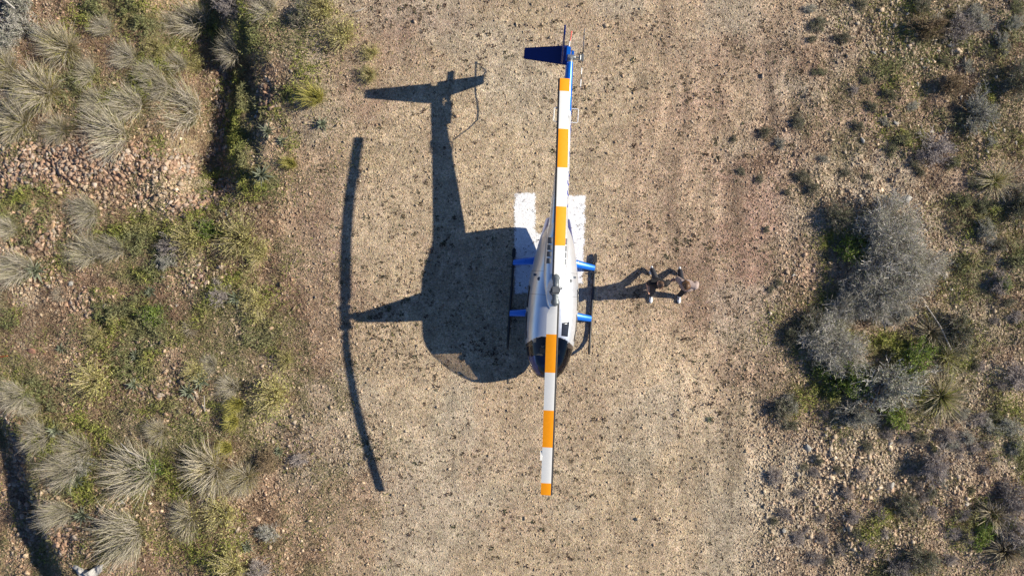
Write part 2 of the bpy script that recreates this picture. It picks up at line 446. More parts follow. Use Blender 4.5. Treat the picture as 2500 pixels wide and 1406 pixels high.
# ================================================================== HELICOPTER
HX, HY, HEAD = 0.52, -0.05, math.radians(-3.9)
def two_tone():
    m, nt, p = newmat('silver_over_blue_paint')
    L = nt.links.new
    tc = N(nt, 'ShaderNodeTexCoord'); sx = N(nt, 'ShaderNodeSeparateXYZ'); L(tc.outputs['Object'], sx.inputs[0])
    # blue below a line that sweeps up towards the nose and the tail
    ln = N(nt, 'ShaderNodeMath', operation='MULTIPLY'); L(sx.outputs[1], ln.inputs[0]); L(sx.outputs[1], ln.inputs[1])
    l2 = N(nt, 'ShaderNodeMath', operation='MULTIPLY_ADD'); L(ln.outputs[0], l2.inputs[0]); l2.inputs[1].default_value = 0.04; l2.inputs[2].default_value = 1.02
    ta = N(nt, 'ShaderNodeMath', operation='SUBTRACT'); L(sx.outputs[1], ta.inputs[0]); ta.inputs[1].default_value = 1.0
    tb = N(nt, 'ShaderNodeMath', operation='MAXIMUM'); L(ta.outputs[0], tb.inputs[0]); tb.inputs[1].default_value = 0
    tc2 = N(nt, 'ShaderNodeMath', operation='MULTIPLY_ADD'); L(tb.outputs[0], tc2.inputs[0]); tc2.inputs[1].default_value = .58; L(l2.outputs[0], tc2.inputs[2])
    gt = N(nt, 'ShaderNodeMath', operation='GREATER_THAN'); L(sx.outputs[2], gt.inputs[0]); L(tc2.outputs[0], gt.inputs[1])
    mx = N(nt, 'ShaderNodeMix', data_type='RGBA'); L(gt.outputs[0], mx.inputs[0])
    mx.inputs[6].default_value = (.012, .05, .33, 1); mx.inputs[7].default_value = (.78, .82, .89, 1)
    # panel seams
    def seam(src, pos, w=.006):
        a = N(nt, 'ShaderNodeMath', operation='SUBTRACT'); L(src, a.inputs[0]); a.inputs[1].default_value = pos
        b = N(nt, 'ShaderNodeMath', operation='ABSOLUTE'); L(a.outputs[0], b.inputs[0])
        c = N(nt, 'ShaderNodeMath', operation='LESS_THAN'); L(b.outputs[0], c.inputs[0]); c.inputs[1].default_value = w
        return c.outputs[0]
    s = N(nt, 'ShaderNodeMath', operation='ADD'); L(seam(sx.outputs[1], -.14), s.inputs[0]); L(seam(sx.outputs[1], .46), s.inputs[1])
    m2 = N(nt, 'ShaderNodeMix', data_type='RGBA'); k = N(nt, 'ShaderNodeMath', operation='MULTIPLY'); L(s.outputs[0], k.inputs[0]); k.inputs[1].default_value = .55
    L(k.outputs[0], m2.inputs[0]); L(mx.outputs[2], m2.inputs[6]); m2.inputs[7].default_value = (.12, .12, .13, 1)
    nz = N(nt, 'ShaderNodeTexNoise'); nz.inputs['Scale'].default_value = 9; nz.inputs['Detail'].default_value = 6; L(tc.outputs['Object'], nz.inputs['Vector'])
    r = N(nt, 'ShaderNodeMapRange'); r.inputs[3].default_value = .24; r.inputs[4].default_value = .42; L(nz.outputs[0], r.inputs[0])
    n2 = N(nt, 'ShaderNodeTexNoise'); n2.inputs['Scale'].default_value = 3.5; n2.inputs['Detail'].default_value = 8; n2.inputs['Roughness'].default_value = .7; L(tc.outputs['Object'], n2.inputs['Vector'])
    du = N(nt, 'ShaderNodeMapRange'); du.inputs[1].default_value = .45; du.inputs[2].default_value = .8; du.inputs[3].default_value = 0; du.inputs[4].default_value = .08; L(n2.outputs[0], du.inputs[0])
    m3 = N(nt, 'ShaderNodeMix', data_type='RGBA'); L(du.outputs[0], m3.inputs[0]); L(m2.outputs[2], m3.inputs[6]); m3.inputs[7].default_value = (.42, .37, .30, 1)
    L(m3.outputs[2], p.inputs['Base Color']); L(r.outputs[0], p.inputs['Roughness'])
    p.inputs['Metallic'].default_value = .65; p.inputs['Coat Weight'].default_value = .35; p.inputs['Coat Roughness'].default_value = .08
    return m
M_body = two_tone()
M_silver = plain('silver_paint', (.78, .82, .89), .34, .65, .35, .03)
M_blue = plain('blue_paint', (.004, .14, .62), .3, .3, .6, .05)
M_navy = plain('deep_blue_paint', (.006, .022, .155), .35, .15, .6, .05)
M_white = plain('white_blade_paint', (.80, .79, .75), .45, 0, 0, .03)
M_orange = plain('orange_blade_paint', (1.0, .35, .0), .5, 0, 0, .04)
M_dark = plain('dark_blade_edge', (.055, .052, .05), .45, .3, 0, .15)
M_gun = plain('grey_hub_metal', (.20, .21, .215), .42, .5, 0, .12)
M_boot = plain('grey_boot', (.17, .19, .20), .45, .3, 0, .12)
M_skid = plain('worn_black_tube', (.035, .034, .034), .5, .2, 0, .25)
M_black = plain('black_trim', (.02, .02, .022), .5)
M_inside = plain('cabin_lining', (.13, .15, .18), .8)
M_seat = plain('grey_leather', (.30, .29, .28), .6, 0, 0, .12)
M_red = plain('red_paint', (.62, .05, .03), .45)
M_wht = plain('white_paint', (.78, .78, .77), .45)
M_ink = plain('blue_lettering', (.03, .05, .30), .4)
M_vent = plain('dark_vent_mesh', (.13, .14, .155), .6)

def tinted():
    m, nt, p = newmat('smoked_acrylic')
    L = nt.links.new
    t = N(nt, 'ShaderNodeBsdfTransparent'); t.inputs[0].default_value = (.66, .63, .58, 1)
    g = N(nt, 'ShaderNodeBsdfGlossy'); g.inputs['Roughness'].default_value = .03; g.inputs[0].default_value = (.8, .8, .8, 1)
    tc = N(nt, 'ShaderNodeTexCoord'); nz = N(nt, 'ShaderNodeTexNoise'); nz.inputs['Scale'].default_value = 5; L(tc.outputs['Object'], nz.inputs['Vector'])
    b = N(nt, 'ShaderNodeBump'); b.inputs['Strength'].default_value = .04; L(nz.outputs[0], b.inputs['Height']); L(b.outputs[0], g.inputs['Normal'])
    lw = N(nt, 'ShaderNodeLayerWeight'); lw.inputs[0].default_value = .5
    pw = N(nt, 'ShaderNodeMath', operation='POWER'); L(lw.outputs['Facing'], pw.inputs[0]); pw.inputs[1].default_value = 4.0
    fr = N(nt, 'ShaderNodeMath', operation='MULTIPLY_ADD'); L(pw.outputs[0], fr.inputs[0]); fr.inputs[1].default_value = .75; fr.inputs[2].default_value = .055
    mx = N(nt, 'ShaderNodeMixShader'); L(fr.outputs[0], mx.inputs[0]); L(t.outputs[0], mx.inputs[1]); L(g.outputs[0], mx.inputs[2])
    L(mx.outputs[0], nt.nodes['Material Output'].inputs[0])
    return m
M_glass = tinted()

heli = empty('helicopter', (HX, HY, 0), HEAD)
tag(heli, 'silver and blue helicopter with orange and white striped rotor parked on the painted H', 'helicopter')

# ---- cabin shell: rings along y (nose at -y), cut into painted skin and glass
ST = [  # y, top, bottom, height of greatest width, half width, exponent top, exponent bottom
    (-2.38, .99, .78, .90, .07, 2.0, 2.0), (-2.35, 1.08, .62, .91, .21, 2.0, 2.0), (-2.25, 1.20, .46, .93, .35, 2.1, 2.1), (-2.05, 1.36, .37, .96, .475, 2.4, 2.2),
    (-1.75, 1.54, .33, 1.0, .58, 2.65, 2.4), (-1.45, 1.71, .32, 1.04, .64, 2.55, 2.6), (-1.15, 1.83, .32, 1.07, .675, 2.4, 2.8), (-.7, 1.90, .32, 1.08, .69, 2.3, 3.0),
    (-.2, 1.92, .32, 1.08, .68, 2.25, 3.0), (.3, 1.91, .33, 1.06, .64, 2.2, 3.0), (.8, 1.87, .36, 1.02, .56, 2.1, 3.0), (1.25, 1.80, .42, .98, .47, 2.1, 3.0), (1.6, 1.73, .50, .95, .39, 2.0, 3.0), (1.88, 1.66, .57, .92, .33, 2.0, 3.0)]
ST = np.array(ST)
def hermite(xs, ys, x):
    m = np.gradient(ys, xs)
    i = np.clip(np.searchsorted(xs, x) - 1, 0, len(xs) - 2)
    h = xs[i + 1] - xs[i]; t = (x - xs[i]) / h
    return ys[i] * (2 * t**3 - 3 * t**2 + 1) + m[i] * h * (t**3 - 2 * t**2 + t) + ys[i + 1] * (-2 * t**3 + 3 * t**2) + m[i + 1] * h * (t**3 - t**2)
NR, NA = 230, 168
u = np.linspace(0, 1, NR); yy = -2.38 + 4.26 * (u ** 1.2)
par = [hermite(ST[:, 0], ST[:, k], yy) for k in range(1, 7)]
th = np.linspace(0, 2 * np.pi, NA, endpoint=False)
def shell(scale=0.0):
    zt, zb, zm, w, et, eb = [p_[:, None] for p_ in par]
    c, s = np.cos(th)[None, :], np.sin(th)[None, :]
    e = np.where(s >= 0, et, eb)
    x = (w - scale) * np.sign(c) * np.abs(c) ** (2 / e)
    z = zm + np.where(s >= 0, zt - zm - scale, zm - zb - scale) * np.sign(s) * np.abs(s) ** (2 / e)
    return np.stack([x, np.broadcast_to(yy[:, None], x.shape), z], -1)
SH = shell()
V = SH.reshape(-1, 3)
ii = np.arange(NR * NA).reshape(NR, NA)
jn = np.roll(np.arange(NA), -1)
Fq = np.stack([ii[:-1], ii[:-1][:, jn], ii[1:][:, jn], ii[1:]], -1).reshape(-1, 4)
fc = V[Fq].mean(1)
nrm = np.cross(V[Fq[:, 1]] - V[Fq[:, 0]], V[Fq[:, 2]] - V[Fq[:, 0]])
if (nrm * (fc - np.array([0, 0, 1.1]))).sum() < 0: Fq = Fq[:, ::-1].copy()
fx, fy, fz = fc[:, 0], fc[:, 1], fc[:, 2]
edge = -1.20 - .26 * (np.abs(fx) / .62) ** 3
lowl = 0.91 + .12 * sstep(-2.25, -1.5, fy)
wind = (fy < edge) & (fz > lowl) & (fy > -2.33) & ~((np.abs(fx) < .018))
post = wind & (fy > -1.47 - .2 * (1.6 - fz).clip(0, 1)) & (np.abs(fx) > .45)
wind &= ~post
def pane(y0, y1, slant):
    f = (fz - 1.14) / .32
    return (fz > 1.14) & (fz < 1.44) & (fy > y0 - slant * f * -.0 + .12 * f * (slant > 0)) & (fy < y1 - .10 * f * (slant < 0)) & (np.abs(fx) > .3)
dwf = pane(-1.40, -.62, 1); dwr = pane(-.50, .14, -1)
def submesh(mask, name, mats, parent, thick=.006):
    q = Fq[mask]; used = np.unique(q); rm = np.full(len(V), -1); rm[used] = np.arange(len(used))
    me = raw_mesh(name, V[used], rm[q], mats, None, True)
    o = link(name, me, parent)
    if thick:
        mo = o.modifiers.new('thickness', 'SOLIDIFY'); mo.thickness = thick; mo.offset = -1 if True else 1
    return o
paint = ~(wind | dwf | dwr)
nose_trim = paint & ((post & (fz < 1.62)) | ((fy < -1.5) & (fz > .80)))
body = submesh(paint & ~nose_trim, 'fuselage', [M_body], heli, .018)
submesh(nose_trim, 'windscreen_frame', [plain('smoked_frame', (.045, .035, .03), .25, 0, .6)], heli, .018)
wl, wr = wind & (fx < 0), wind & (fx > 0)
submesh(wl, 'windscreen', [M_glass], heli, 0); submesh(wr, 'windscreen', [M_glass], heli, 0)
for s in (-1, 1):
    submesh(dwf & (fx * s > 0), 'door_window', [M_glass], heli, 0)
    submesh(dwr & (fx * s > 0), 'door_window', [M_glass], heli, 0)
# bulkhead behind the engine bay
mb = MB(); mb.add(SH[-1], [tuple(range(NA))]); mb.build('rear_bulkhead', M_navy, heli, False)

# ---- roof window over the pilot, dark
def roof_z(x, y):
    zt, zb, zm, w, et, eb = [float(hermite(ST[:, 0], ST[:, k], np.array([y]))[0]) for k in range(1, 7)]
    return zm + (zt - zm) * max(0, 1 - min(1, abs(x) / w) ** et) ** (1 / et)
def hl(px, py, z):
    p = at(px, py, z) - Vector((HX, HY, 0)); c, s = math.cos(HEAD), math.sin(HEAD)
    return Vector((p.x * c + p.y * s, -p.x * s + p.y * c, z))
mb = MB()
cs = [hl(1372.4, 788.4, 1.86), hl(1390.5, 785.5, 1.82), hl(1386.4, 822.3, 1.77), hl(1370.7, 819.7, 1.79)]
g = 7
grid = []
for i in range(g + 1):
    for j in range(g + 1):
        a_, b_ = i / g, j / g
        p = cs[0].lerp(cs[1], a_).lerp(cs[3].lerp(cs[2], a_), b_)
        grid.append((p.x, p.y, roof_z(p.x, p.y) + .006))
mb.add(grid, [(i * (g + 1) + j, i * (g + 1) + j + 1, (i + 1) * (g + 1) + j + 1, (i + 1) * (g + 1) + j) for i in range(g) for j in range(g)])
o = mb.build('roof_window', plain('dark_roof_glass', (.02, .024, .035), .2), heli)
o.modifiers.new('t', 'SOLIDIFY').thickness = .006

# ---- doors: outlines, handles and hinges on both flanks
for s in (-1, 1):
    for (y, z) in ((-.72, 1.02), (.02, 1.02)):
        w = float(hermite(ST[:, 0], ST[:, 4], np.array([y]))[0])
        mb = MB(); mb.box(Vector((s * (w + .006), y, z)), (.018, .11, .022), bev=.005); mb.build('door_handle', M_black, heli)
# pitot and outside mirror-like vent scoop near the nose
mb = MB(); mb.tube([(0, -2.30, .62), (0, -2.40, .60), (0, -2.50, .60)], [.012, .011, .009]); mb.build('pitot_tube', M_gun, heli)
mb = MB(); mb.tube([(.0, -2.26, .56), (0, -2.345, .55)], [.085, .085], 18); mb.build('landing_light', plain('lamp_glass', (.6, .6, .6), .1), heli)

# ---- cowling hump behind the mast, with louvres
def ringarch(y, half, top, base, e=2.4, n=22, xc=0):
    r = []
    for k in range(n + 1):
        t = math.pi * k / n
        c, s = math.cos(t), math.sin(t)
        r.append((xc + half * math.copysign(abs(c) ** (2 / e), c), y, base + (top - base) * abs(s) ** (2 / e)))
    return r
mb = MB()
hump = [(-.56, .02, 1.905), (-.50, .10, 1.95), (-.40, .17, 1.985), (-.2, .215, 2.01), (.1, .27, 2.03), (.5, .30, 2.03), (.9, .305, 2.01), (1.3, .29, 1.98), (1.7, .25, 1.94), (2.0, .215, 1.90)]
ys = np.array([h[0] for h in hump])
rr = []
for y in np.linspace(-.56, 2.0, 44):
    hw = float(hermite(ys, np.array([h[1] for h in hump]), np.array([y]))[0]); tp = float(hermite(ys, np.array([h[2] for h in hump]), np.array([y]))[0])
    rr.append(ringarch(y, max(hw, .01), tp, roof_z(0, min(y, 1.87)) - .10, 1.75))
mb.loft(rr, 0, True, False)
cowl = mb.build('engine_cowling', M_silver, heli)
for s in (-1, 1):
    for k, (ya, yb) in enumerate(((.66, .80), (.83, .97), (1.0, 1.14), (1.17, 1.33))):
        mb = MB(); pts = []
        for y in (ya, yb):
            for x in (.135, .245):
                hw = float(hermite(ys, np.array([h[1] for h in hump]), np.array([y]))[0]); tp = float(hermite(ys, np.array([h[2] for h in hump]), np.array([y]))[0])
                base = roof_z(0, y) - .10; xx = min(x, hw * .985)
                z = base + (tp - base) * (1 - (xx / hw) ** 1.75) ** (1 / 1.75)
                pts.append((s * xx, y, z + .010))
        mb.add(pts, [(0, 1, 3, 2)])
        o = mb.build('louvre', M_vent, cowl)
        sm = o.modifiers.new('t', 'SOLIDIFY'); sm.thickness = .008; sm.offset = 0

# ---- mast fairing and shaft
mb = MB(); rings = []
for z, ch, yc, hw in ((1.86, 1.06, .05, .22), (1.97, .90, .03, .175), (2.05, .82, .02, .15), (2.3, .68, -.01, .125), (2.6, .52, -.035, .105), (2.85, .38, -.05, .09), (3.05, .26, -.055, .08), (3.08, .22, -.055, .065)):
    r = []
    for k in range(28):
        t = 2 * math.pi * k / 28; c, s = math.cos(t), math.sin(t)
        yv = yc + ch / 2 * s
        wv = hw * c * (1.0 if s < 0 else (1 - .55 * s * s))
        r.append((wv, yv, z))
    rings.append(r)
mb.loft(rings); mb.build('mast_fairing', M_silver, heli, True, 60)
HUBZ = 3.24
mb = MB(); mb.tube([(0, 0, 3.0), (0, 0, HUBZ + .03)], .038, 16); mb.build('mast', M_gun, heli)
mb = MB(); mb.tube([(0, 0, 3.07), (0, 0, 3.11)], [.12, .11], 24); mb.build('swashplate', M_gun, heli)

# ---- tail boom
mb = MB(); rings = []; fm = []
BY = np.concatenate([np.linspace(1.5, 4.28, 24), np.linspace(4.32, 5.76, 14)])
def boom_c(y): return 1.675 + (y - 1.75) * .0875
def boom_r(y): return .238 + (y - 1.75) * (-.151 / 4.0)
for y in BY:
    rings.append([(boom_r(y) * math.cos(2 * math.pi * k / 32), y, boom_c(y) + boom_r(y) * math.sin(2 * math.pi * k / 32)) for k in range(32)])
mb.loft(rings)
for i in range(len(mb.F)):
    if i < (len(BY) - 1) * 32:
        a = 2 * math.pi * ((i % 32) + .5) / 32; y = BY[i // 32]
        mb.M[i] = 1 if y + .35 * (-math.sin(a)) > 4.25 else 0
    else: mb.M[i] = 1
boom = mb.build('tail_boom', [M_silver, M_blue], heli)
# blue letters on the left flank, strokes laid on the tube (angle measured from the top)
def stroke(pts, w=.020):
    mb = MB(); P = []
    for k, (y, ang) in enumerate(pts):
        a0 = pts[max(0, k - 1)]; a1 = pts[min(len(pts) - 1, k + 1)]
        r = boom_r(y) + .003
        dy = a1[0] - a0[0]; da = (a1[1] - a0[1]) * r; n_ = math.hypot(dy, da) or 1
        ny_, na_ = -da / n_ * w, dy / n_ * w / r
        for sgn in (-1, 1):
            y2 = y + sgn * ny_; a2 = ang + sgn * na_; r2 = boom_r(y2) + .003
            P.append((r2 * math.sin(a2), y2, boom_c(y2) + r2 * math.cos(a2)))
    mb.add(P, [(2 * k, 2 * k + 1, 2 * k + 3, 2 * k + 2) for k in range(len(pts) - 1)])
    return mb
def arc(yc, ac, ry, ra, t0, t1, n=12):
    return [(yc + ry * math.cos(t0 + (t1 - t0) * k / n), ac + ra * math.sin(t0 + (t1 - t0) * k / n)) for k in range(n + 1)]
R = math.radians
LET = [([(2.13, R(62)), (2.19, R(62)), (2.19, R(100))], .030), ([(2.31, R(100)), (2.37, R(58))], .026), (arc(2.52, R(82), .085, R(30), R(-20), R(290)), .022), (arc(2.78, R(80), .085, R(30), R(-20), R(290)), .022),
       ([(2.93, R(100)), (3.02, R(56)), (2.97, R(78)), (2.90, R(70))], .022), ([(3.07, R(105)), (3.2, R(52))], .018), ([(3.27, R(58)), (3.27, R(105))], .024), ([(3.42, R(60)), (3.42, R(104))], .024), ([(3.42, R(80)), (3.53, R(56))], .02), ([(3.44, R(82)), (3.55, R(106))], .02)]
for pts, w in LET:
    stroke(pts, w).build('letter', M_ink, boom, False)
mb = stroke([(3.75, R(96)), (3.95, R(86)), (4.15, R(72)), (4.32, R(60))], .035); mb.build('stripe', M_ink, boom, False)

# ---- empennage
def plate(pts, thick, axis_, name, mat, at_=0.0, parent=heli):
    """flat tapering aerofoil outline -> plate with rounded edges"""
    mb = MB(); n_ = len(pts)
    V1, V2 = [], []
    for a, b in pts:
        V1.append((at_ - thick / 2, a, b) if axis_ == 'x' else (a, b, at_ - thick / 2))
        V2.append((at_ + thick / 2, a, b) if axis_ == 'x' else (a, b, at_ + thick / 2))
    bm = bmesh.new()
    v1 = [bm.verts.new(v) for v in V1]; v2 = [bm.verts.new(v) for v in V2]
    bm.faces.new(v1); bm.faces.new(v2[::-1])
    for k in range(n_): bm.faces.new((v1[k], v1[(k + 1) % n_], v2[(k + 1) % n_], v2[k]))
    bmesh.ops.recalc_face_normals(bm, faces=bm.faces[:])
    bmesh.ops.bevel(bm, geom=[e for e in bm.edges], offset=thick * .3, segments=2, affect='EDGES')
    mb.from_bm(bm); return mb.build(name, mat, parent)
plate([(5.70, 2.02), (6.10, 3.08), (6.34, 3.08), (6.27, 2.02)], .045, 'x', 'upper_fin', M_navy, -.20)
plate([(5.76, 1.93), (6.06, 1.20), (6.30, 1.20), (6.29, 1.93)], .045, 'x', 'lower_fin', M_navy, -.20)
plate([(-.05, 5.70), (-.05, 6.21), (-1.17, 6.07), (-1.17, 5.79)], .05, 'z', 'horizontal_stabilizer', M_navy, 1.975)
mb = MB(); mb.box(Vector((-.05, 5.97, 1.995)), (.12, .40, .09), bev=.02); mb.box(Vector((.06, 6.0, 1.98)), (.07, .14, .10), bev=.015); mb.build('fin_bracket', M_blue, heli)
mb = MB(); mb.tube([(-.20, 6.28, 1.22), (-.20, 6.38, 1.18), (-.19, 6.47, 1.20), (-.18, 6.55, 1.29)], .012, 8); mb.build('tail_bumper', M_gun, heli)
# tail rotor guard: bent tube painted in red and white bands
G = [Vector(p) for p in ((-.02, 4.62, 1.72), (-.04, 4.9, 1.46), (-.05, 5.1, 1.34), (-.07, 5.35, 1.33), (-.075, 5.65, 1.36), (-.075, 5.9, 1.39), (-.05, 6.2, 1.42), (-.015, 6.5, 1.44), (.01, 6.70, 1.455))]
mb = MB()
for k in range(len(G) - 1):
    for q in range(2):
        mb.tube([G[k].lerp(G[k + 1], q / 2), G[k].lerp(G[k + 1], (q + 1) / 2)], .014, 8, (k * 2 + q) // 2 % 2 if k > 3 else 2)
mb.tube([(0, 6.69, 1.455), (.012, 6.76, 1.458)], .02, 8, 1)
mb.build('tail_rotor_guard', [M_wht, M_red, M_blue], heli)
# gearbox, tail rotor
mb = MB()
mb.tube([(0, 5.74, 2.02), (0, 5.86, 2.02), (0, 5.94, 2.02)], [.085, .08, .05], 16)
mb.tube([(-.06, 5.90, 2.02), (.10, 5.90, 2.02), (.14, 5.90, 2.02)], [.065, .06, .035], 14)
mb.tube([(.02, 5.83, 2.09), (.02, 5.83, 2.13)], .022, 10); mb.tube([(.1, 5.84, 2.05), (.26, 5.84, 2.05)], .01, 6)
mb.build('tail_gearbox', M_gun, heli)
tr = empty('tail_rotor', (.315, 5.905, 2.02)); tr.parent = heli
mb = MB(); mb.tube([(-.20, 0, 0), (.03, 0, 0)], .018, 10); mb.box(Vector((0, 0, 0)), (.06, .20, .05), bev=.012); mb.tube([(-.06, -.06, .0), (-.06, .06, 0)], .03, 10)
mb.tube([(-.07, -.07, .03), (-.02, -.09, .045)], .008, 6); mb.tube([(-.07, .07, -.03), (-.02, .09, -.045)], .008, 6)
mb.build('tail_rotor_hub', M_gun, tr)
M_tgrey = plain('grey_blade_paint', (.30, .30, .31), .5)
for s in (-1, 1):
    mb = MB(); cuts = [.10, .24, .27, .40, .43, .56, .60, .737]
    for k in range(len(cuts) - 1):
        c0, c1 = cuts[k], cuts[k + 1]
        rings = []
        for c in (c0, c1):
            rr = []
            for q in range(12):
                t = 2 * math.pi * q / 12
                zc, xc = .062 * math.cos(t), .011 * math.sin(t)
                rr.append((xc + .10 * zc, s * c, zc * (1 if s > 0 else -1)))
            rings.append(rr)
        seg = (0, 0, 1, 1, 0, 1, 1)[k] if s < 0 else (0, 0, 2, 0, 2, 0, 2)[k]
        mb.loft(rings, seg)
    mb.build('tail_rotor_blade', [M_dark, M_wht, M_tgrey], tr)

# ---- aerials
for (y, dy, h) in ((2.62, .17, .36), (1.44, .22, .34), (.95, .15, .34), (4.05, .02, .09)):
    z = boom_c(y) + boom_r(y) - .01 if y > 2 else 1.94
    mb = MB(); mb.tube([(0, y, z), (0, y + dy, z + h)], [.008, .003], 6); mb.build('whip_aerial', M_black, heli)
for s in (-1, 1):
    y0, y1 = 4.28, 4.63
    mb = MB(); r0 = boom_r(y0) - .01; z = boom_c(4.45)
    mb.tube([(s * r0, y0, z), (s * (r0 + .15), y0, z), (s * (r0 + .175), y0 + .02, z), (s * (r0 + .175), y1 - .02, z), (s * (r0 + .15), y1, z), (s * r0, y1, z)], .011, 8)
    mb.build('loop_aerial', M_wht, heli)
mb = MB(); mb.tube([(0, 1.62, 1.955), (0, 1.62, 1.99)], [.035, .02], 12); mb.build('beacon', M_red, heli)

# ---- landing gear
for s in (-1, 1):
    mb = MB()
    mb.tube([(s * 1.14, 1.09, .075), (s * 1.14, 1.02, .062), (s * 1.14, .2, .05), (s * 1.14, -1.05, .05), (s * 1.14, -1.34, .07), (s * 1.135, -1.52, .135), (s * 1.13, -1.64, .23), (s * 1.128, -1.70, .30)], [.030, .036, .036, .036, .036, .036, .034, .028], 12)
    mb.build('skid', M_skid, heli)
    mb = MB(); mb.box(Vector((s * 1.14, .95, .10)), (.10, .22, .02), bev=.006); mb.build('skid_shoe', M_skid, heli)
    mb = MB(); mb.box(Vector((s * 1.14, .55, .09)), (.13, .03, .03), bev=.006); mb.build('skid_clamp', M_skid, heli)
    for (yb, ys_, w0, w1) in ((.80, .70, .13, .095), (-.63, -.72, .13, .10)):
        mb = MB(); rings = []
        for t in np.linspace(0, 1, 9):
            x = s * (.42 + (1.135 - .42) * t); z = .47 - .40 * t ** 1.25; y = yb + (ys_ - yb) * t; w = w0 + (w1 - w0) * t
            rings.append([(x + .028 * math.sin(a) * s * .5, y + w * math.cos(a) * (1 if math.cos(a) < 0 else .75), z + .034 * math.sin(a)) for a in [2 * math.pi * k / 14 for k in range(14)]])
        mb.loft(rings); st = mb.build('strut_fairing', M_blue, heli)
for y in (.78, -.65):
    mb = MB(); mb.tube([(-.46, y, .455), (.46, y, .455)], .035, 12); mb.build('cross_tube', M_skid, heli)

# ---- cabin inside
mb = MB(); mb.box(Vector((0, -.8, .56)), (1.12, 2.0, .04)); mb.box(Vector((0, .36, 1.1)), (1.1, .05, 1.1)); mb.box(Vector((0, -.30, .82)), (1.1, .06, .5)); mb.build('cabin_floor', M_inside, heli, False)
for x in (-.3, .3):
    for y, nm in ((-.72, 'front_seat'), (.08, 'rear_seat')):
        s_ = empty('seat', (x, y, .58)); s_.parent = heli
        mb = MB(); mb.box(Vector((0, -.02, .20)), (.44, .46, .14), bev=.04); mb.build('seat_cushion', M_seat, s_)
        mb = MB(); mb.box(Vector((0, .21, .54)), (.44, .10, .58), mat=Matrix.Rotation(math.radians(-10), 4, 'X'), bev=.04); mb.build('backrest', M_seat, s_)
        mb = MB(); mb.tube([(.12, .13, .82), (.10, .12, .5), (-.12, -.05, .29)], .018, 6); mb.build('seat_belt', M_wht, s_)
        if y < -.5:
            mb = MB(); mb.box(Vector((0, .27, .93)), (.24, .08, .14), bev=.03); mb.build('headrest', M_black, s_)
mb = MB(); mb.box(Vector((0, -1.55, .84)), (.34, .28, .56), bev=.03); mb.box(Vector((0, -1.60, 1.17)), (.56, .16, .22), mat=Matrix.Rotation(math.radians(20), 4, 'X'), bev=.03); mb.build('instrument_panel', M_black, heli)
mb = MB()
for x in (-.18, -.06, .06, .18): mb.tube([(x, -1.52, 1.18), (x, -1.505, 1.185)], .045, 14)
mb.build('gauge_face', M_wht, heli)
mb = MB(); mb.tube([(0, -1.12, .60), (0, -1.18, .95), (0, -1.10, 1.12), (0, -1.02, 1.14)], .016, 8); mb.tube([(-.32, -1.05, 1.05), (0, -1.02, 1.14), (.32, -1.05, 1.05)], .014, 8)
for x in (-.32, .32): mb.tube([(x, -1.05, 1.05), (x, -1.06, .92)], .02, 8)
mb.build('cyclic_stick', M_gun, heli)
for x in (-.3, .3):
    for dx in (-.1, .1):
        mb = MB(); mb.box(Vector((x + dx, -1.78, .72)), (.09, .03, .13), bev=.01); mb.build('pedal', M_gun, heli)

# ---- main rotor
rot = empty('main_rotor', (0, 0, HUBZ), math.radians(2.1)); rot.parent = heli
TEET = .28
def bz(y): # height of the blade axis along y relative to the hub
    r = abs(y) / 5.03
    return TEET * y / 5.03 - .40 * r * r + .02
mb = MB(); mb.box(Vector((0, 0, .015)), (.175, .20, .10), mat=Matrix.Rotation(math.asin(TEET / 5.03), 4, 'X'), bev=.012)
mb.box(Vector((0, -.065, .07)), (.165, .012, .012), m=1)
mb.build('rotor_hub', [M_gun, M_black], rot)
for s in (-1, 1):
    mb = MB(); pr = [(.095, .072), (.13, .075), (.17, .072), (.22, .082), (.27, .102), (.30, .106), (.33, .088), (.36, .058), (.385, .02)]
    mb.tube([(0, s * y, bz(s * y)) for y, r in pr], [r for y, r in pr], 22)
    for k in range(14):
        a = 2 * math.pi * k / 14
        mb.tube([(.07 * math.cos(a), s * .155, bz(s * .155) + .07 * math.sin(a)), (.072 * math.cos(a), s * .185, bz(s * .185) + .072 * math.sin(a))], .008, 5)
    mb.build('pitch_boot', M_boot, rot)
    mb = MB()
    mb.tube([(s * .04, s * .17, bz(s * .17)), (s * .135, s * .06, .0), (s * .13, s * .03, -.02)], .014, 8); mb.tube([(s * .13, s * .03, -.02), (s * .10, s * .01, -.15)], .011, 8)
    mb.tube([(s * .115, s * .05, -.01), (s * .15, s * .05, -.005)], .02, 8)
    mb.build('pitch_link', M_gun, rot)
BANDS = [1.05, 1.97, 2.89, 3.81, 4.72, 5.03]
def aerofoil(ch):
    xs_ = [1, .85, .7, .55, .4, .25, .155, .09, .04, .01, 0]
    def t(x): return .6 * .115 * (2.969 * math.sqrt(x) - 1.26 * x - 3.516 * x**2 + 2.843 * x**3 - 1.015 * x**4)
    up = [(x, t(x)) for x in xs_]; lo = [(x, -t(x)) for x in xs_[::-1][1:-1]]
    return [(x * ch, z * ch) for x, z in up + lo]
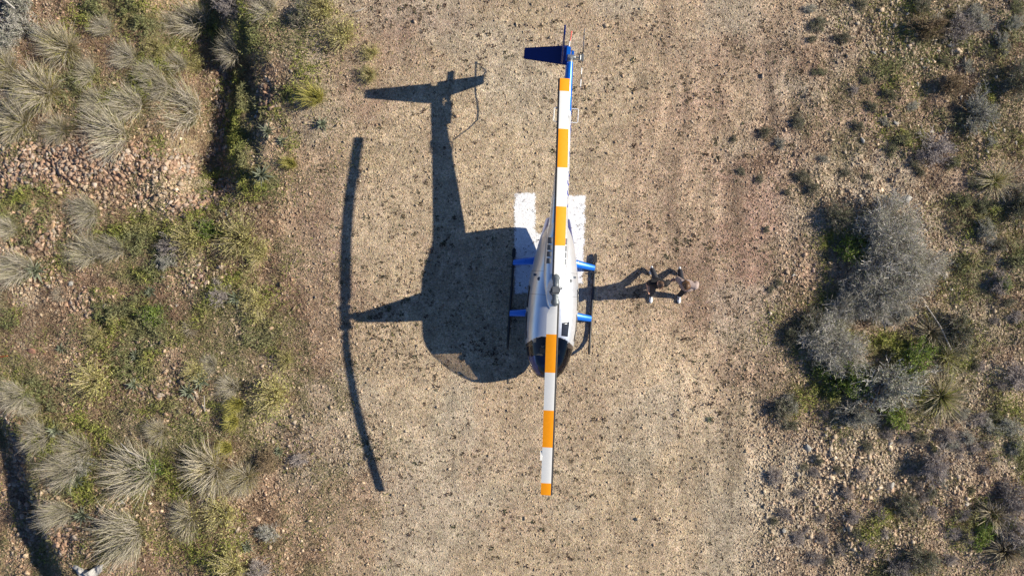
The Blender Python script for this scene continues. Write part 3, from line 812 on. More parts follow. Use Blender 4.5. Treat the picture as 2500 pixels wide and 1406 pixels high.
for s in (-1, 1):
    mb = MB(); AF = aerofoil(.29); n_ = len(AF)
    rs = [.30, .40, .58] + [.7, .85] + BANDS
    rs = sorted(set(rs + [1.3, 1.6, 2.2, 2.5, 3.1, 3.4, 4.0, 4.3, 4.9, 5.015]))
    rings = []
    for r in rs:
        k = min(1, max(0, (r - .34) / .24)); tw = math.radians(6 - 5 * r / 5.03)
        ring = []
        for (cx, cz) in AF:
            lx = -.098 + cx                       # leading edge at -x for the blade on +y
            if r < .58 and lx > 0: lx *= (.42 + .58 * k)
            if r > 5.02: lx = lx * .97
            x2 = lx * math.cos(tw) ; z2 = cz - (-lx) * math.sin(tw) * -1
            ring.append((s * x2, s * r, bz(s * r) + cz - lx * math.sin(tw)))
        rings.append(ring)
    mb.loft(rings)
    for i in range((len(rs) - 1) * n_):
        r = (rs[i // n_] + rs[i // n_ + 1]) / 2; k = i % n_
        band = sum(r > b for b in BANDS)
        m_ = 1 if band % 2 == 1 else 0
        if 6 <= k <= 13: m_ = 2                    # bare leading edge
        elif k > 13: m_ = 3                        # underside
        mb.M[i] = m_
    for i in range((len(rs) - 1) * n_, len(mb.F)): mb.M[i] = 1
    bl = mb.build('main_rotor_blade', [M_white, M_orange, M_dark, M_gun], rot, True, 40)
    mb = MB(); yt = 4.02 * s
    mb.box(Vector((s * .210, yt, bz(yt) - .006)), (.05, .24, .004)); mb.build('trim_tab', M_white, bl, False)

for s in (-1, 1):
    mb = MB(); y, x = .26, s * .40
    mb.tube([(x, y, roof_z(x, y) - .01), (x * 1.01, y, roof_z(x, y) + .012)], [.05, .046], 16); mb.build('fuel_cap', M_gun, heli)

# ================================================================== PEOPLE
def capsule_bm(bm, pts, rad, seg=14):
    """tapering limb through the points, one sphere at each joint (all fused later by remeshing)"""
    for i, p in enumerate(pts):
        bmesh.ops.create_uvsphere(bm, u_segments=seg, v_segments=seg // 2 + 2, radius=rad[i], matrix=Matrix.Translation(p))
    for i in range(len(pts) - 1):
        a, b = Vector(pts[i]), Vector(pts[i + 1]); d = b - a
        if d.length < 1e-5: continue
        q = d.to_track_quat('Z', 'Y').to_matrix().to_4x4()
        bmesh.ops.create_cone(bm, cap_ends=True, segments=seg, radius1=rad[i], radius2=rad[i + 1], depth=d.length, matrix=Matrix.Translation((a + b) / 2) @ q)
def ellipsoid_bm(bm, c, r, rot=None):
    M = Matrix.Translation(c) @ (rot or Matrix()) @ Matrix.Diagonal((r[0], r[1], r[2], 1))
    bmesh.ops.create_uvsphere(bm, u_segments=20, v_segments=14, radius=1, matrix=M)
def fuse(bm, name, mat, parent, voxel=.008, smooth=3):
    me = bpy.data.meshes.new(name); bm.to_mesh(me); bm.free()
    o = bpy.data.objects.new(name + '_tmp', me); COL.objects.link(o)
    r = o.modifiers.new('r', 'REMESH'); r.mode = 'VOXEL'; r.voxel_size = voxel
    s = o.modifiers.new('s', 'SMOOTH'); s.iterations = smooth; s.factor = .5
    dg = bpy.context.evaluated_depsgraph_get()
    m2 = bpy.data.meshes.new_from_object(o.evaluated_get(dg))
    bpy.data.objects.remove(o); bpy.data.meshes.remove(me)
    m2.name = name
    m2.materials.clear(); m2.materials.append(mat)
    m2.polygons.foreach_set('use_smooth', np.ones(len(m2.polygons), bool))
    return link(name, m2, parent)
M_skin = plain('warm_skin', (.52, .29, .205), .55, 0, 0, .04)
M_blacktee = plain('black_cotton', (.010, .0095, .011), .85, 0, 0, .15, 30, .4)
M_trouser = plain('charcoal_denim', (.045, .046, .052), .85, 0, 0, .12, 40, .4)
M_blacktrouser = plain('black_denim', (.022, .022, .03), .85, 0, 0, .12, 40, .4)
M_beige = plain('mauve_beige_cloth', (.38, .295, .265), .85, 0, 0, .07, 18, .6)
M_shoe = plain('white_shoe', (.82, .82, .82), .6)
M_sole = plain('pale_sole', (.5, .53, .52), .7)
M_hairA = plain('brown_hair', (.10, .055, .032), .5, 0, 0, .3, 60, .6)
M_hairB = plain('chestnut_hair', (.13, .065, .03), .5, 0, 0, .35, 60, .6)
M_eye = plain('eye', (.05, .03, .02), .2)

def hand_bm(bm, wrist, direc, palm_n, curl=.5):
    """palm, four unequal bent fingers and a thumb from the palm's side"""
    d = Vector(direc).normalized(); n_ = Vector(palm_n).normalized(); side = d.cross(n_).normalized(); n_ = side.cross(d).normalized()
    w = Vector(wrist)
    rot = Matrix((side, d, n_)).transposed().to_4x4()
    ellipsoid_bm(bm, w + d * .045, (.038, .052, .017), rot)
    for k, (o_, L_) in enumerate(((-.028, .068), (-.010, .078), (.010, .072), (.027, .056))):
        b = w + side * o_ + d * .085
        p1 = b + (d * math.cos(curl * .6) + n_ * math.sin(curl * .6)) * L_ * .5
        p2 = p1 + (d * math.cos(curl * 1.6) + n_ * math.sin(curl * 1.6)) * L_ * .3
        p3 = p2 + (d * math.cos(curl * 2.4) + n_ * math.sin(curl * 2.4)) * L_ * .25
        capsule_bm(bm, [b - d * .02, b, p1, p2, p3], [.0095, .0095, .009, .0082, .0072], 8)
    t0 = w - side * .026 + d * .025
    t1 = t0 - side * .026 + d * .025 + n_ * .010; t2 = t1 - side * .006 + d * .030 + n_ * .008
    capsule_bm(bm, [t0, t1, t2], [.013, .011, .009], 8)

def head_bm(bm, c, fwd, neck):
    """skull, jaw, nose, ears, lips, neck"""
    f = Vector(fwd).normalized(); s = f.cross(Vector((0, 0, 1))).normalized(); u_ = s.cross(f).normalized()
    rot = Matrix((s, f, u_)).transposed().to_4x4(); c = Vector(c)
    ellipsoid_bm(bm, c + u_ * .025, (.076, .095, .092), rot)
    ellipsoid_bm(bm, c + f * .028 - u_ * .055, (.056, .068, .065), rot)
    capsule_bm(bm, [c + f * .092 + u_ * .018, c + f * .112 - u_ * .022], [.010, .015], 8)
    for q in (-1, 1):
        ellipsoid_bm(bm, c + s * q * .078 - f * .005 - u_ * .005, (.010, .020, .030), rot)
        ellipsoid_bm(bm, c + f * .082 + s * q * .033 + u_ * .032, (.020, .010, .008), rot)
    ellipsoid_bm(bm, c + f * .090 - u_ * .058, (.024, .010, .009), rot)
    capsule_bm(bm, [c - f * .02 - u_ * .06, Vector(neck)], [.055, .062], 14)
    return f, s, u_

def shoe(parent, toe, heel, name='shoe', lift=0):
    """low trainer with sole, from heel to toe"""
    h, t = Vector(heel), Vector(toe); d = (t - h)
    bm = bmesh.new(); dn = d.normalized(); side = dn.cross(Vector((0, 0, 1))).normalized(); up = side.cross(dn).normalized()
    rot = Matrix((side, dn, up)).transposed().to_4x4()
    ellipsoid_bm(bm, h.lerp(t, .30) + up * .045, (.042, .095, .048), rot); ellipsoid_bm(bm, h.lerp(t, .70) + up * .036, (.050, .085, .036), rot)
    ellipsoid_bm(bm, h.lerp(t, .20) + up * .075, (.040, .055, .045), rot)
    sh = fuse(bm, name, M_shoe, parent, .007)
    bm = bmesh.new()
    ellipsoid_bm(bm, h.lerp(t, .30) + up * .010, (.045, .105, .016), rot); ellipsoid_bm(bm, h.lerp(t, .70) + up * .010, (.054, .092, .016), rot)
    fuse(bm, 'sole', M_sole, sh, .007)
    return sh

def person(origin, label, P, col, hair, group=None):
    root = empty('person', origin)
    tag(root, label, 'person', group)
    v = {k: Vector(x) for k, x in P.items() if not k.startswith('curl')}
    # one continuous body
    bm = bmesh.new()
    f, s, u_ = head_bm(bm, v['head'], v['face'], v['neck'])
    capsule_bm(bm, [v['neck'], v['chest'], v['waist'], v['pelvis']], [.06, .115, .10, .125])
    for q in 'RL':
        capsule_bm(bm, [v['chest'] + Vector((0, 0, .10)), v['sh' + q], v['el' + q], v['wr' + q]], [.075, .060, .046, .032])
        hand_bm(bm, v['wr' + q], v['hd' + q], v['pn' + q], P['curl' + q] if 'curl' + q in P else .5)
        capsule_bm(bm, [v['pelvis'], v['hip' + q], v['kn' + q], v['an' + q], v['ft' + q]], [.10, .085, .055, .040, .032])
    body_ = fuse(bm, 'body', M_skin, root, .0065, 2)
    # eyes
    for q in (-1, 1):
        mb = MB(); b2 = bmesh.new(); ellipsoid_bm(b2, v['head'] + f * .088 + s * q * .033 + u_ * .018, (.011, .008, .011)); mb.from_bm(b2); mb.build('eye', M_eye, root)
    # trousers
    bm = bmesh.new()
    capsule_bm(bm, [v['waist'] + Vector((0, 0, -.06)), v['pelvis']], [.115, .142])
    for q in 'RL':
        capsule_bm(bm, [v['pelvis'], v['hip' + q], v['kn' + q], v['kn' + q].lerp(v['an' + q], .88)], [.13, .118, .086, .070])
    fuse(bm, 'trousers', col['legs'], root, .009)
    # top
    bm = bmesh.new()
    if col['loose']:
        capsule_bm(bm, [v['neck'] - Vector((0, 0, .07)), v['chest'], v['waist'], v['pelvis'] + Vector((0, 0, .02))], [.07, .145, .155, .175])
        ellipsoid_bm(bm, v['chest'] + Vector((0, 0, .02)), (.20, .12, .15)); ellipsoid_bm(bm, v['pelvis'] + Vector((0, 0, .06)), (.21, .16, .13))
    else:
        capsule_bm(bm, [v['neck'] - Vector((0, 0, .15)), v['chest'], v['waist'], v['pelvis'] + Vector((0, 0, .06))], [.05, .14, .13, .15])
        ellipsoid_bm(bm, v['chest'] + Vector((0, 0, .03)), (.205, .13, .12))
    for q in 'RL':
        e = v['sh' + q].lerp(v['el' + q], 1.0 if col['long'] else .62)
        pts, rd = [v['chest'] + Vector((0, 0, .10)), v['sh' + q], e], [.085, .082 if not col['loose'] else .09, .075 if not col['long'] else .08]
        if col['long']: pts.append(v['el' + q].lerp(v['wr' + q], .55)); rd.append(.062)
        capsule_bm(bm, pts, rd)
    fuse(bm, 'top', col['top'], root, .009)
    # hair
    bm = bmesh.new(); hair(bm, v, f, s, u_)
    fuse(bm, 'hair', col['hair'], root, .007)
    for q in 'RL': shoe(root, v['toe' + q], v['heel' + q])
    return root

def hair_bun(bm, v, f, s, u_):
    c = v['head']; rot = Matrix((s, f, u_)).transposed().to_4x4()
    ellipsoid_bm(bm, c - f * .012 + u_ * .040, (.084, .098, .088), rot)
    ellipsoid_bm(bm, c - f * .05 + u_ * .0, (.078, .065, .085), rot)
    ellipsoid_bm(bm, c - f * .035 + u_ * .135 - s * .03, (.042, .042, .036), rot)
def hair_long(bm, v, f, s, u_):
    c = v['head']; rot = Matrix((s, f, u_)).transposed().to_4x4()
    ellipsoid_bm(bm, c - f * .014 + u_ * .035, (.088, .102, .092), rot)
    for k in range(9):
        a = -1.45 + 2.9 * k / 8
        b = c - f * .075 * math.cos(a) + s * .080 * math.sin(a)
        w = .012 * math.sin(k * 2.3)
        capsule_bm(bm, [b + u_ * .03, b - u_ * .08 - f * .012, b - u_ * .20 - f * (.02 - w), b - u_ * .30 + s * w - f * .015], [.030, .034, .030, .014], 8)

zA = float(height(3.31, .12)); zB = float(height(4.10, .06))
A = dict(head=(-.02, -.03, 1.565), face=(-.25, -1, -.22), neck=(-.03, .02, 1.42), chest=(-.04, .035, 1.24), waist=(-.02, .03, 1.06), pelvis=(0, .02, .92),
         shR=(-.22, .05, 1.345), elR=(-.275, .01, 1.08), wrR=(-.235, -.17, .93), hdR=(.05, -.55, -.8), pnR=(1, 0, 0),
         shL=(.15, .0, 1.345), elL=(.30, .09, 1.12), wrL=(.455, .135, .985), hdL=(.55, .02, -.8), pnL=(0, -.8, -.5), curlL=.75,
         hipR=(-.09, .02, .88), knR=(-.075, -.20, .49), anR=(-.03, -.30, .09), ftR=(-.03, -.39, .05), heelR=(-.03, -.28, .004), toeR=(-.025, -.51, .004),
         hipL=(.09, .02, .88), knL=(.05, .12, .47), anL=(-.02, .44, .16), ftL=(-.02, .36, .06), heelL=(-.015, .50, .13), toeL=(-.03, .30, .004))
person((3.31, .10, zA), 'person in black T-shirt and charcoal trousers, brown hair in a bun, striding beside the helicopter', A,
       dict(top=M_blacktee, legs=M_trouser, hair=M_hairA, loose=False, long=False), hair_bun, 'people walking hand in hand')
B = dict(head=(-.135, -.01, 1.545), face=(-.3, -1, -.25), neck=(-.10, .03, 1.40), chest=(-.05, .035, 1.22), waist=(-.01, .03, 1.05), pelvis=(.02, .01, .91),
         shR=(-.21, .09, 1.33), elR=(-.27, .18, 1.10), wrR=(-.285, .17, .965), hdR=(-.25, .02, -.95), pnR=(-.6, -.8, 0), curlR=.75,
         shL=(.14, -.01, 1.33), elL=(.225, .06, 1.08), wrL=(.25, -.02, .86), hdL=(.05, -.3, -1), pnL=(-1, 0, 0),
         hipR=(-.07, .01, .87), knR=(-.045, .14, .46), anR=(-.03, .46, .16), ftR=(-.03, .38, .06), heelR=(-.03, .53, .13), toeR=(-.03, .33, .004),
         hipL=(.10, .0, .87), knL=(.045, -.10, .48), anL=(-.03, -.26, .09), ftL=(-.03, -.37, .05), heelL=(-.03, -.245, .004), toeL=(-.025, -.465, .004))
person((4.10, .05, zB), 'person with long brown hair, loose beige top and black trousers, on the outer side', B,
       dict(top=M_beige, legs=M_blacktrouser, hair=M_hairB, loose=True, long=True), hair_long, 'people walking hand in hand')

# ================================================================== GROWTH AND STONES
def ribbons(P, W, S, colr, tipcol=None):
    """P (n,k,3) centre lines, W (n,k) half widths, S (n,3) sideways directions -> verts, quads, colours"""
    n, k, _ = P.shape
    A = P - S[:, None, :] * W[..., None]; B = P + S[:, None, :] * W[..., None]
    V = np.stack([A, B], 2).reshape(-1, 3)
    base = (np.arange(n) * k * 2)[:, None] + (np.arange(k - 1) * 2)[None, :]
    F = np.stack([base, base + 1, base + 3, base + 2], -1).reshape(-1, 4)
    if tipcol is None: tipcol = colr
    t = np.linspace(0, 1, k)[None, :, None]
    C = colr[:, None, :] * (1 - t) + tipcol[:, None, :] * t
    C = np.repeat(C[:, :, None, :], 2, 2).reshape(-1, 3)
    return V, F, C

def unit(v): return v / (np.linalg.norm(v, axis=-1, keepdims=True) + 1e-9)
def pick(r, cols, n, jit=.15):
    c = np.array(cols)[r.integers(0, len(cols), n)]
    return c * (1 + jit * r.normal(size=(n, 1))).clip(.5, 1.6)

def blades(r, n, L, r0, tilt, lean, width, cols, tips, sag=.5, k=6, zmin=.0):
    az = r.uniform(0, 2 * np.pi, n); rad = r0 * np.sqrt(r.uniform(0, 1, n))
    base = np.stack([rad * np.cos(az), rad * np.sin(az), np.zeros(n)], -1)
    a2 = az + r.normal(0, .7, n); tl = tilt * np.sqrt(r.uniform(.02, 1, n))
    d = np.stack([np.sin(tl) * np.cos(a2), np.sin(tl) * np.sin(a2), np.cos(tl)], -1) + np.array(lean)[None]
    d = unit(d); ln = L * r.uniform(.35, 1.08, n)
    P = [base]
    hd = d * np.array([1, 1, 0]); curl = r.normal(0, .06, (n, 3))
    for i in range(1, k):
        P.append(P[-1] + d * (ln / (k - 1))[:, None])
        d = unit(d + hd * .05 + curl + np.array([0, 0, -sag * .22]) * (i / k) + r.normal(0, .07, (n, 3)))
    P = np.stack(P, 1); P[..., 2] = np.maximum(P[..., 2], zmin + .01)
    s = unit(np.cross(P[:, -1] - P[:, 0], r.normal(size=(n, 3))))
    W = width * np.array([.7, 1, .95, .8, .6, .2, .15])[:k][None] * r.uniform(.7, 1.3, (n, 1)) * .5
    return ribbons(P, W, s, pick(r, cols, n), pick(r, tips, n))

def leaf_quads(P, r, L, w, cols, up=.5):
    n = len(P)
    d = unit(r.normal(size=(n, 3)) * np.array([1, 1, .7]) + np.array([0, 0, up])); ln = L * r.uniform(.6, 1.3, n)
    s = unit(np.cross(d, r.normal(size=(n, 3))))
    Q = np.stack([P, P + d * ln[:, None] * .5, P + d * ln[:, None]], 1)
    W = (w * r.uniform(.7, 1.3, n))[:, None] * np.array([.25, .5, .1])[None]
    return ribbons(Q, W, s, pick(r, cols, n, .2))

def cat(parts):
    Vs, Fs, Cs = [], [], []; b = 0
    for v, f, c in parts:
        Vs.append(v); Fs.append(f + b); Cs.append(c); b += len(v)
    return np.concatenate(Vs), np.concatenate(Fs), np.concatenate(Cs)

GREY_S = [(.58, .53, .455), (.46, .41, .35), (.65, .59, .51), (.26, .22, .18), (.56, .51, .36)]
STRAW_S = [(.52, .43, .22), (.48, .40, .20), (.56, .48, .30), (.40, .34, .17), (.46, .40, .30)]
GOLD_S = [(.56, .43, .17), (.50, .38, .15), (.60, .50, .26), (.44, .34, .15)]
YG_S = [(.42, .40, .10), (.36, .36, .09), (.48, .43, .14), (.30, .30, .08)]
GRN_S = [(.24, .33, .06), (.19, .28, .05), (.31, .37, .08), (.15, .22, .045)]
DUSTY = [(.27, .28, .14), (.33, .32, .17), (.23, .25, .12), (.37, .35, .19)]
PALE_TIP = [(.58, .52, .43), (.52, .47, .37), (.44, .39, .28)]
TWIG_S = [(.50, .46, .42), (.58, .54, .49), (.40, .37, .33), (.63, .59, .54)]
DTWIG_S = [(.28, .235, .19), (.34, .29, .235), (.22, .185, .155), (.40, .345, .285)]
LEAF_S = [(.36, .37, .235), (.42, .42, .29), (.31, .335, .18), (.47, .455, .35)]
DLEAF_S = [(.17, .19, .10), (.21, .225, .125), (.145, .16, .09), (.25, .255, .15)]
ROSE_S = [(.29, .32, .21), (.33, .36, .25), (.24, .27, .17), (.37, .385, .28)]

def clump_parts(kind, seed):
    r = np.random.default_rng(seed)
    if kind == 'grey':
        return [('dry_blade', M_straw, cat([blades(r, 620, 1.15, .40, .90, (-.38, .02, .08), .0095, GREY_S + YG_S[:1], PALE_TIP, .55), blades(r, 260, .6, .26, 1.1, (-.2, 0, 0), .010, DTWIG_S, GREY_S, .5)])),
                ('green_blade', M_leaf, blades(r, 420, .6, .38, 1.1, (-.1, 0, 0), .010, YG_S + DUSTY, DUSTY, .5))]
    if kind == 'straw':
        return [('dry_blade', M_straw, cat([blades(r, 800, 1.08, .24, 1.15, (-.22, .02, 0), .0105, STRAW_S, PALE_TIP, .8), blades(r, 420, .9, .22, 1.1, (-.35, 0, 0), .010, GREY_S, GREY_S, .5)])),
                ('green_blade', M_leaf, blades(r, 380, .85, .22, 1.2, (-.1, -.1, 0), .011, YG_S, YG_S, .8))]
    if kind == 'tuft':
        return [('green_blade', M_leaf, blades(r, 650, .62, .12, .75, (-.22, 0, .1), .0095, YG_S, [(.52, .46, .14), (.46, .43, .12)], .5)),
                ('dry_blade', M_straw, blades(r, 80, .5, .1, .9, (.1, 0, 0), .012, STRAW_S, PALE_TIP, .5))]
    if kind == 'fountain':
        return [('dry_blade', M_straw, blades(r, 230, 1.0, .07, 1.35, (0, 0, 0), .014, [(.55, .46, .28), (.48, .40, .22), (.40, .36, .16)], PALE_TIP, 1.0)),
                ('green_blade', M_leaf, blades(r, 130, .7, .07, 1.2, (-.05, 0, 0), .014, GRN_S, YG_S, .8))]
    if kind == 'gold':
        return [('dry_blade', M_straw, blades(r, 260, .8, .09, 1.1, (-.1, 0, 0), .015, GOLD_S, PALE_TIP, .8)),
                ('dark_blade', M_straw, blades(r, 110, .7, .1, 1.1, (-.4, 0, 0), .014, DTWIG_S, DTWIG_S, .4))]
    if kind == 'ball':
        return [('dry_blade', M_straw, blades(r, 460, .5, .05, 1.5, (0, 0, .1), .011, [(.42, .33, .23), (.36, .28, .19), (.48, .39, .28)], PALE_TIP, .25))]
    if kind == 'bush':                                   # fine yellow-green bush
        st = blades(r, 300, .85, .12, 1.1, (-.18, 0, 0), .012, STRAW_S, STRAW_S, .4)
        k = 6; tips = st[0].reshape(-1, k, 2, 3).mean(2)
        pp = tips[:, 2:].reshape(-1, 3); pp = pp[r.integers(0, len(pp), 1500)] + r.normal(0, .03, (1500, 3))
        return [('stem', M_straw, st), ('foliage', M_leaf, leaf_quads(pp, r, .07, .022, [(.50, .45, .17), (.44, .41, .15), (.55, .49, .23), (.36, .35, .12)]))]
    if kind == 'rosette':
        n = 34; az = np.arange(n) * 2.399 + r.normal(0, .15, n); el = np.linspace(.15, 1.25, n)[::-1]
        d = np.stack([np.cos(az) * np.sin(el), np.sin(az) * np.sin(el), np.cos(el)], -1)
        ln = .30 * (0.6 + .5 * np.sin(el)) * r.uniform(.8, 1.15, n)
        t = np.linspace(0, 1, 6)[None, :, None]
        P = d[:, None] * ln[:, None, None] * t + np.array([0, 0, -1]) * (t ** 2) * .10 * np.sin(el)[:, None, None] + np.array([0, 0, .03])
        s = unit(np.cross(d, np.array([0, 0, 1.0])[None]))
        W = np.array([.009, .015, .017, .014, .009, .002])[None] * r.uniform(.8, 1.2, (n, 1))
        a = ribbons(P, W, unit(s + np.array([0, 0, .45])), pick(r, ROSE_S, n, .12)); b = ribbons(P, W, unit(s - np.array([0, 0, .45])), pick(r, ROSE_S, n, .12))
        return [('leaf', M_leaf, cat([a, b]))]
    raise ValueError(kind)

def twiggy(seed, R, H, n1, n2, n3, tw, lf, nleaf, leafL, open_=1.0, lean=(-.05, 0)):
    """many-stemmed shrub: stems -> twigs -> twiglets, and leaves near the tips"""
    r = np.random.default_rng(seed)
    k = 6
    az = r.uniform(0, 2 * np.pi, n1); u_ = r.uniform(0, 1, n1); el = np.arccos(1 - u_ * .92)
    lump = 1 + .28 * np.sin(az * 2 + seed) + .18 * np.sin(az * 5 + 2 * seed)
    end = np.stack([R * lump * np.sin(el) * np.cos(az) + lean[0], R * lump * np.sin(el) * np.sin(az) + lean[1], H * (np.cos(el) * .85 + .16)], -1) * r.uniform(.72, 1.02, (n1, 1))
    b = np.stack([.10 * R * np.cos(az), .10 * R * np.sin(az), np.zeros(n1)], -1)
    t = np.linspace(0, 1, k)[None, :, None]
    mid = (b + end) / 2 * np.array([.8, .8, 1.15])
    P1 = (1 - t) ** 2 * b[:, None] + 2 * t * (1 - t) * mid[:, None] + t * t * end[:, None] + r.normal(0, .02 * R, (n1, k, 3)) * t
    s1 = unit(r.normal(size=(n1, 3)))
    W1 = np.linspace(.016, .004, k)[None] * r.uniform(.7, 1.3, (n1, 1)) * (.5 + .5 * R)
    parts = [ribbons(P1, W1, s1, pick(r, tw, n1)), ribbons(P1, W1, unit(np.cross(s1, end)), pick(r, tw, n1))]
    def spawn(P, n, lo, L):
        i = r.integers(0, len(P), n); f = r.uniform(lo, .999, n) * (P.shape[1] - 1); j = f.astype(int); fr = (f - j)[:, None]
        p0 = P[i, j] * (1 - fr) + P[i, j + 1] * fr; dd = unit(P[i, j + 1] - P[i, j])
        d = unit(dd * .7 + r.normal(0, .55, (n, 3)) + np.array([0, 0, .22])); ln = L * r.uniform(.5, 1.3, n)
        q = [p0]
        for _ in range(3):
            q.append(q[-1] + d * (ln / 3)[:, None]); d = unit(d + r.normal(0, .22, (n, 3)))
        return np.stack(q, 1)
    P2 = spawn(P1, n2, .35, .34 * R); parts.append(ribbons(P2, np.linspace(.006, .003, 4)[None] * r.uniform(.7, 1.3, (n2, 1)), unit(r.normal(size=(n2, 3))), pick(r, tw, n2)))
    P3 = spawn(P2, n3, .2, .17 * R); parts.append(ribbons(P3, np.linspace(.0042, .0025, 4)[None] * r.uniform(.7, 1.3, (n3, 1)), unit(r.normal(size=(n3, 3))), pick(r, tw, n3, .2)))
    pts = P3[:, 1:].reshape(-1, 3); pts = pts[r.integers(0, len(pts), nleaf)] + r.normal(0, .015, (nleaf, 3))
    lv = leaf_quads(pts, r, leafL, leafL * .42, lf)
    for q in parts: q[0][:, 2] = np.maximum(q[0][:, 2], -.02)
    return [('branch', M_twig, cat(parts)), ('foliage', M_leaf, lv)]

PROTO = {}
def proto(kind, var):
    key = (kind, var)
    if key in PROTO: return PROTO[key]
    sd_ = 1000 + 37 * var + sum(map(ord, kind))
    if kind == 'bigtwig': pp = twiggy(sd_, 1.0, .68, 110, 1800, 7000, TWIG_S, LEAF_S, 8500, .034)
    elif kind == 'greybush': pp = twiggy(sd_, .5, .42, 60, 500, 1500, TWIG_S, [(.34, .35, .25), (.40, .405, .31), (.28, .29, .20)], 2600, .032)
    elif kind == 'darkbush': pp = twiggy(sd_, .5, .48, 60, 500, 1300, DTWIG_S, DLEAF_S, 2600, .034)
    elif kind == 'brownbush': pp = twiggy(sd_, .5, .5, 70, 600, 1900, [(.26, .19, .12), (.22, .16, .10), (.30, .225, .15)], [(.24, .20, .09), (.28, .22, .12)], 1000, .03)
    elif kind == 'purplebush': pp = twiggy(sd_, .5, .36, 60, 500, 1700, [(.42, .37, .34), (.49, .43, .40), (.34, .29, .27)], [(.46, .41, .36), (.37, .34, .27)], 1200, .028)
    elif kind == 'olivebush': pp = twiggy(sd_, .5, .36, 50, 450, 1000, DTWIG_S, [(.23, .25, .12), (.28, .29, .15), (.19, .21, .10)], 2600, .038)
    elif kind == 'greenbush': pp = twiggy(sd_, .5, .4, 50, 400, 900, DTWIG_S, GRN_S, 3200, .045)
    else: pp = clump_parts(kind, sd_)
    out = []
    for nm, m_, (V_, F_, C_) in pp:
        out.append((nm, raw_mesh(kind + '_' + nm, V_, F_, [m_], C_)))
    PROTO[key] = out
    return out

NAMES = dict(grey='dry_grass_clump', straw='dry_grass_clump', tuft='grass_tuft', fountain='fountain_grass_clump', gold='golden_grass_clump', ball='dry_grass_ball', bush='fine_leaved_bush', rosette='rosette_plant',
             bigtwig='twiggy_shrub', greybush='grey_shrub', darkbush='dark_shrub', brownbush='brown_shrub', purplebush='bare_shrub', greenbush='green_shrub', olivebush='olive_shrub')
CATS = dict(grey='grass clump', straw='grass clump', tuft='grass tuft', fountain='grass clump', gold='grass clump', ball='grass clump', bush='bush', rosette='rosette plant',
            bigtwig='shrub', greybush='shrub', darkbush='shrub', brownbush='shrub', purplebush='shrub', greenbush='shrub', olivebush='shrub')
NV = dict(grey=9, straw=5, bush=4, bigtwig=4, greybush=4, darkbush=3, brownbush=2, purplebush=4, greenbush=2, rosette=3)
cnt = {}
LAND = []           # named places other labels can refer to: (px, py, phrase)
def plant(kind, px, py, sc, label=None, group=None, rz=None, zs=1.0):
    i = cnt.get(kind, 0); cnt[kind] = i + 1
    x, y, z = ground_at(px, py)
    if rz is None: rz = rng.uniform(-.6, .6) if kind in ('grey', 'straw', 'tuft', 'gold', 'bush') else rng.uniform(0, 6.28)
    root = empty(NAMES[kind], (x, y, z - .01), rz)
    sc = sc * {'grey': .71, 'straw': .76, 'fountain': .8, 'gold': .85, 'rosette': 1.25, 'bush': .95}.get(kind, 1.0)
    ax = rng.uniform(.82, 1.2) if kind not in ('rosette', 'bigtwig') else 1.0
    root.scale = (sc * ax, sc / ax, sc * zs)
    for nm, me in proto(kind, i % NV.get(kind, 2)):
        link(nm, me, root)
    tag(root, label, CATS[kind], group)
    return root

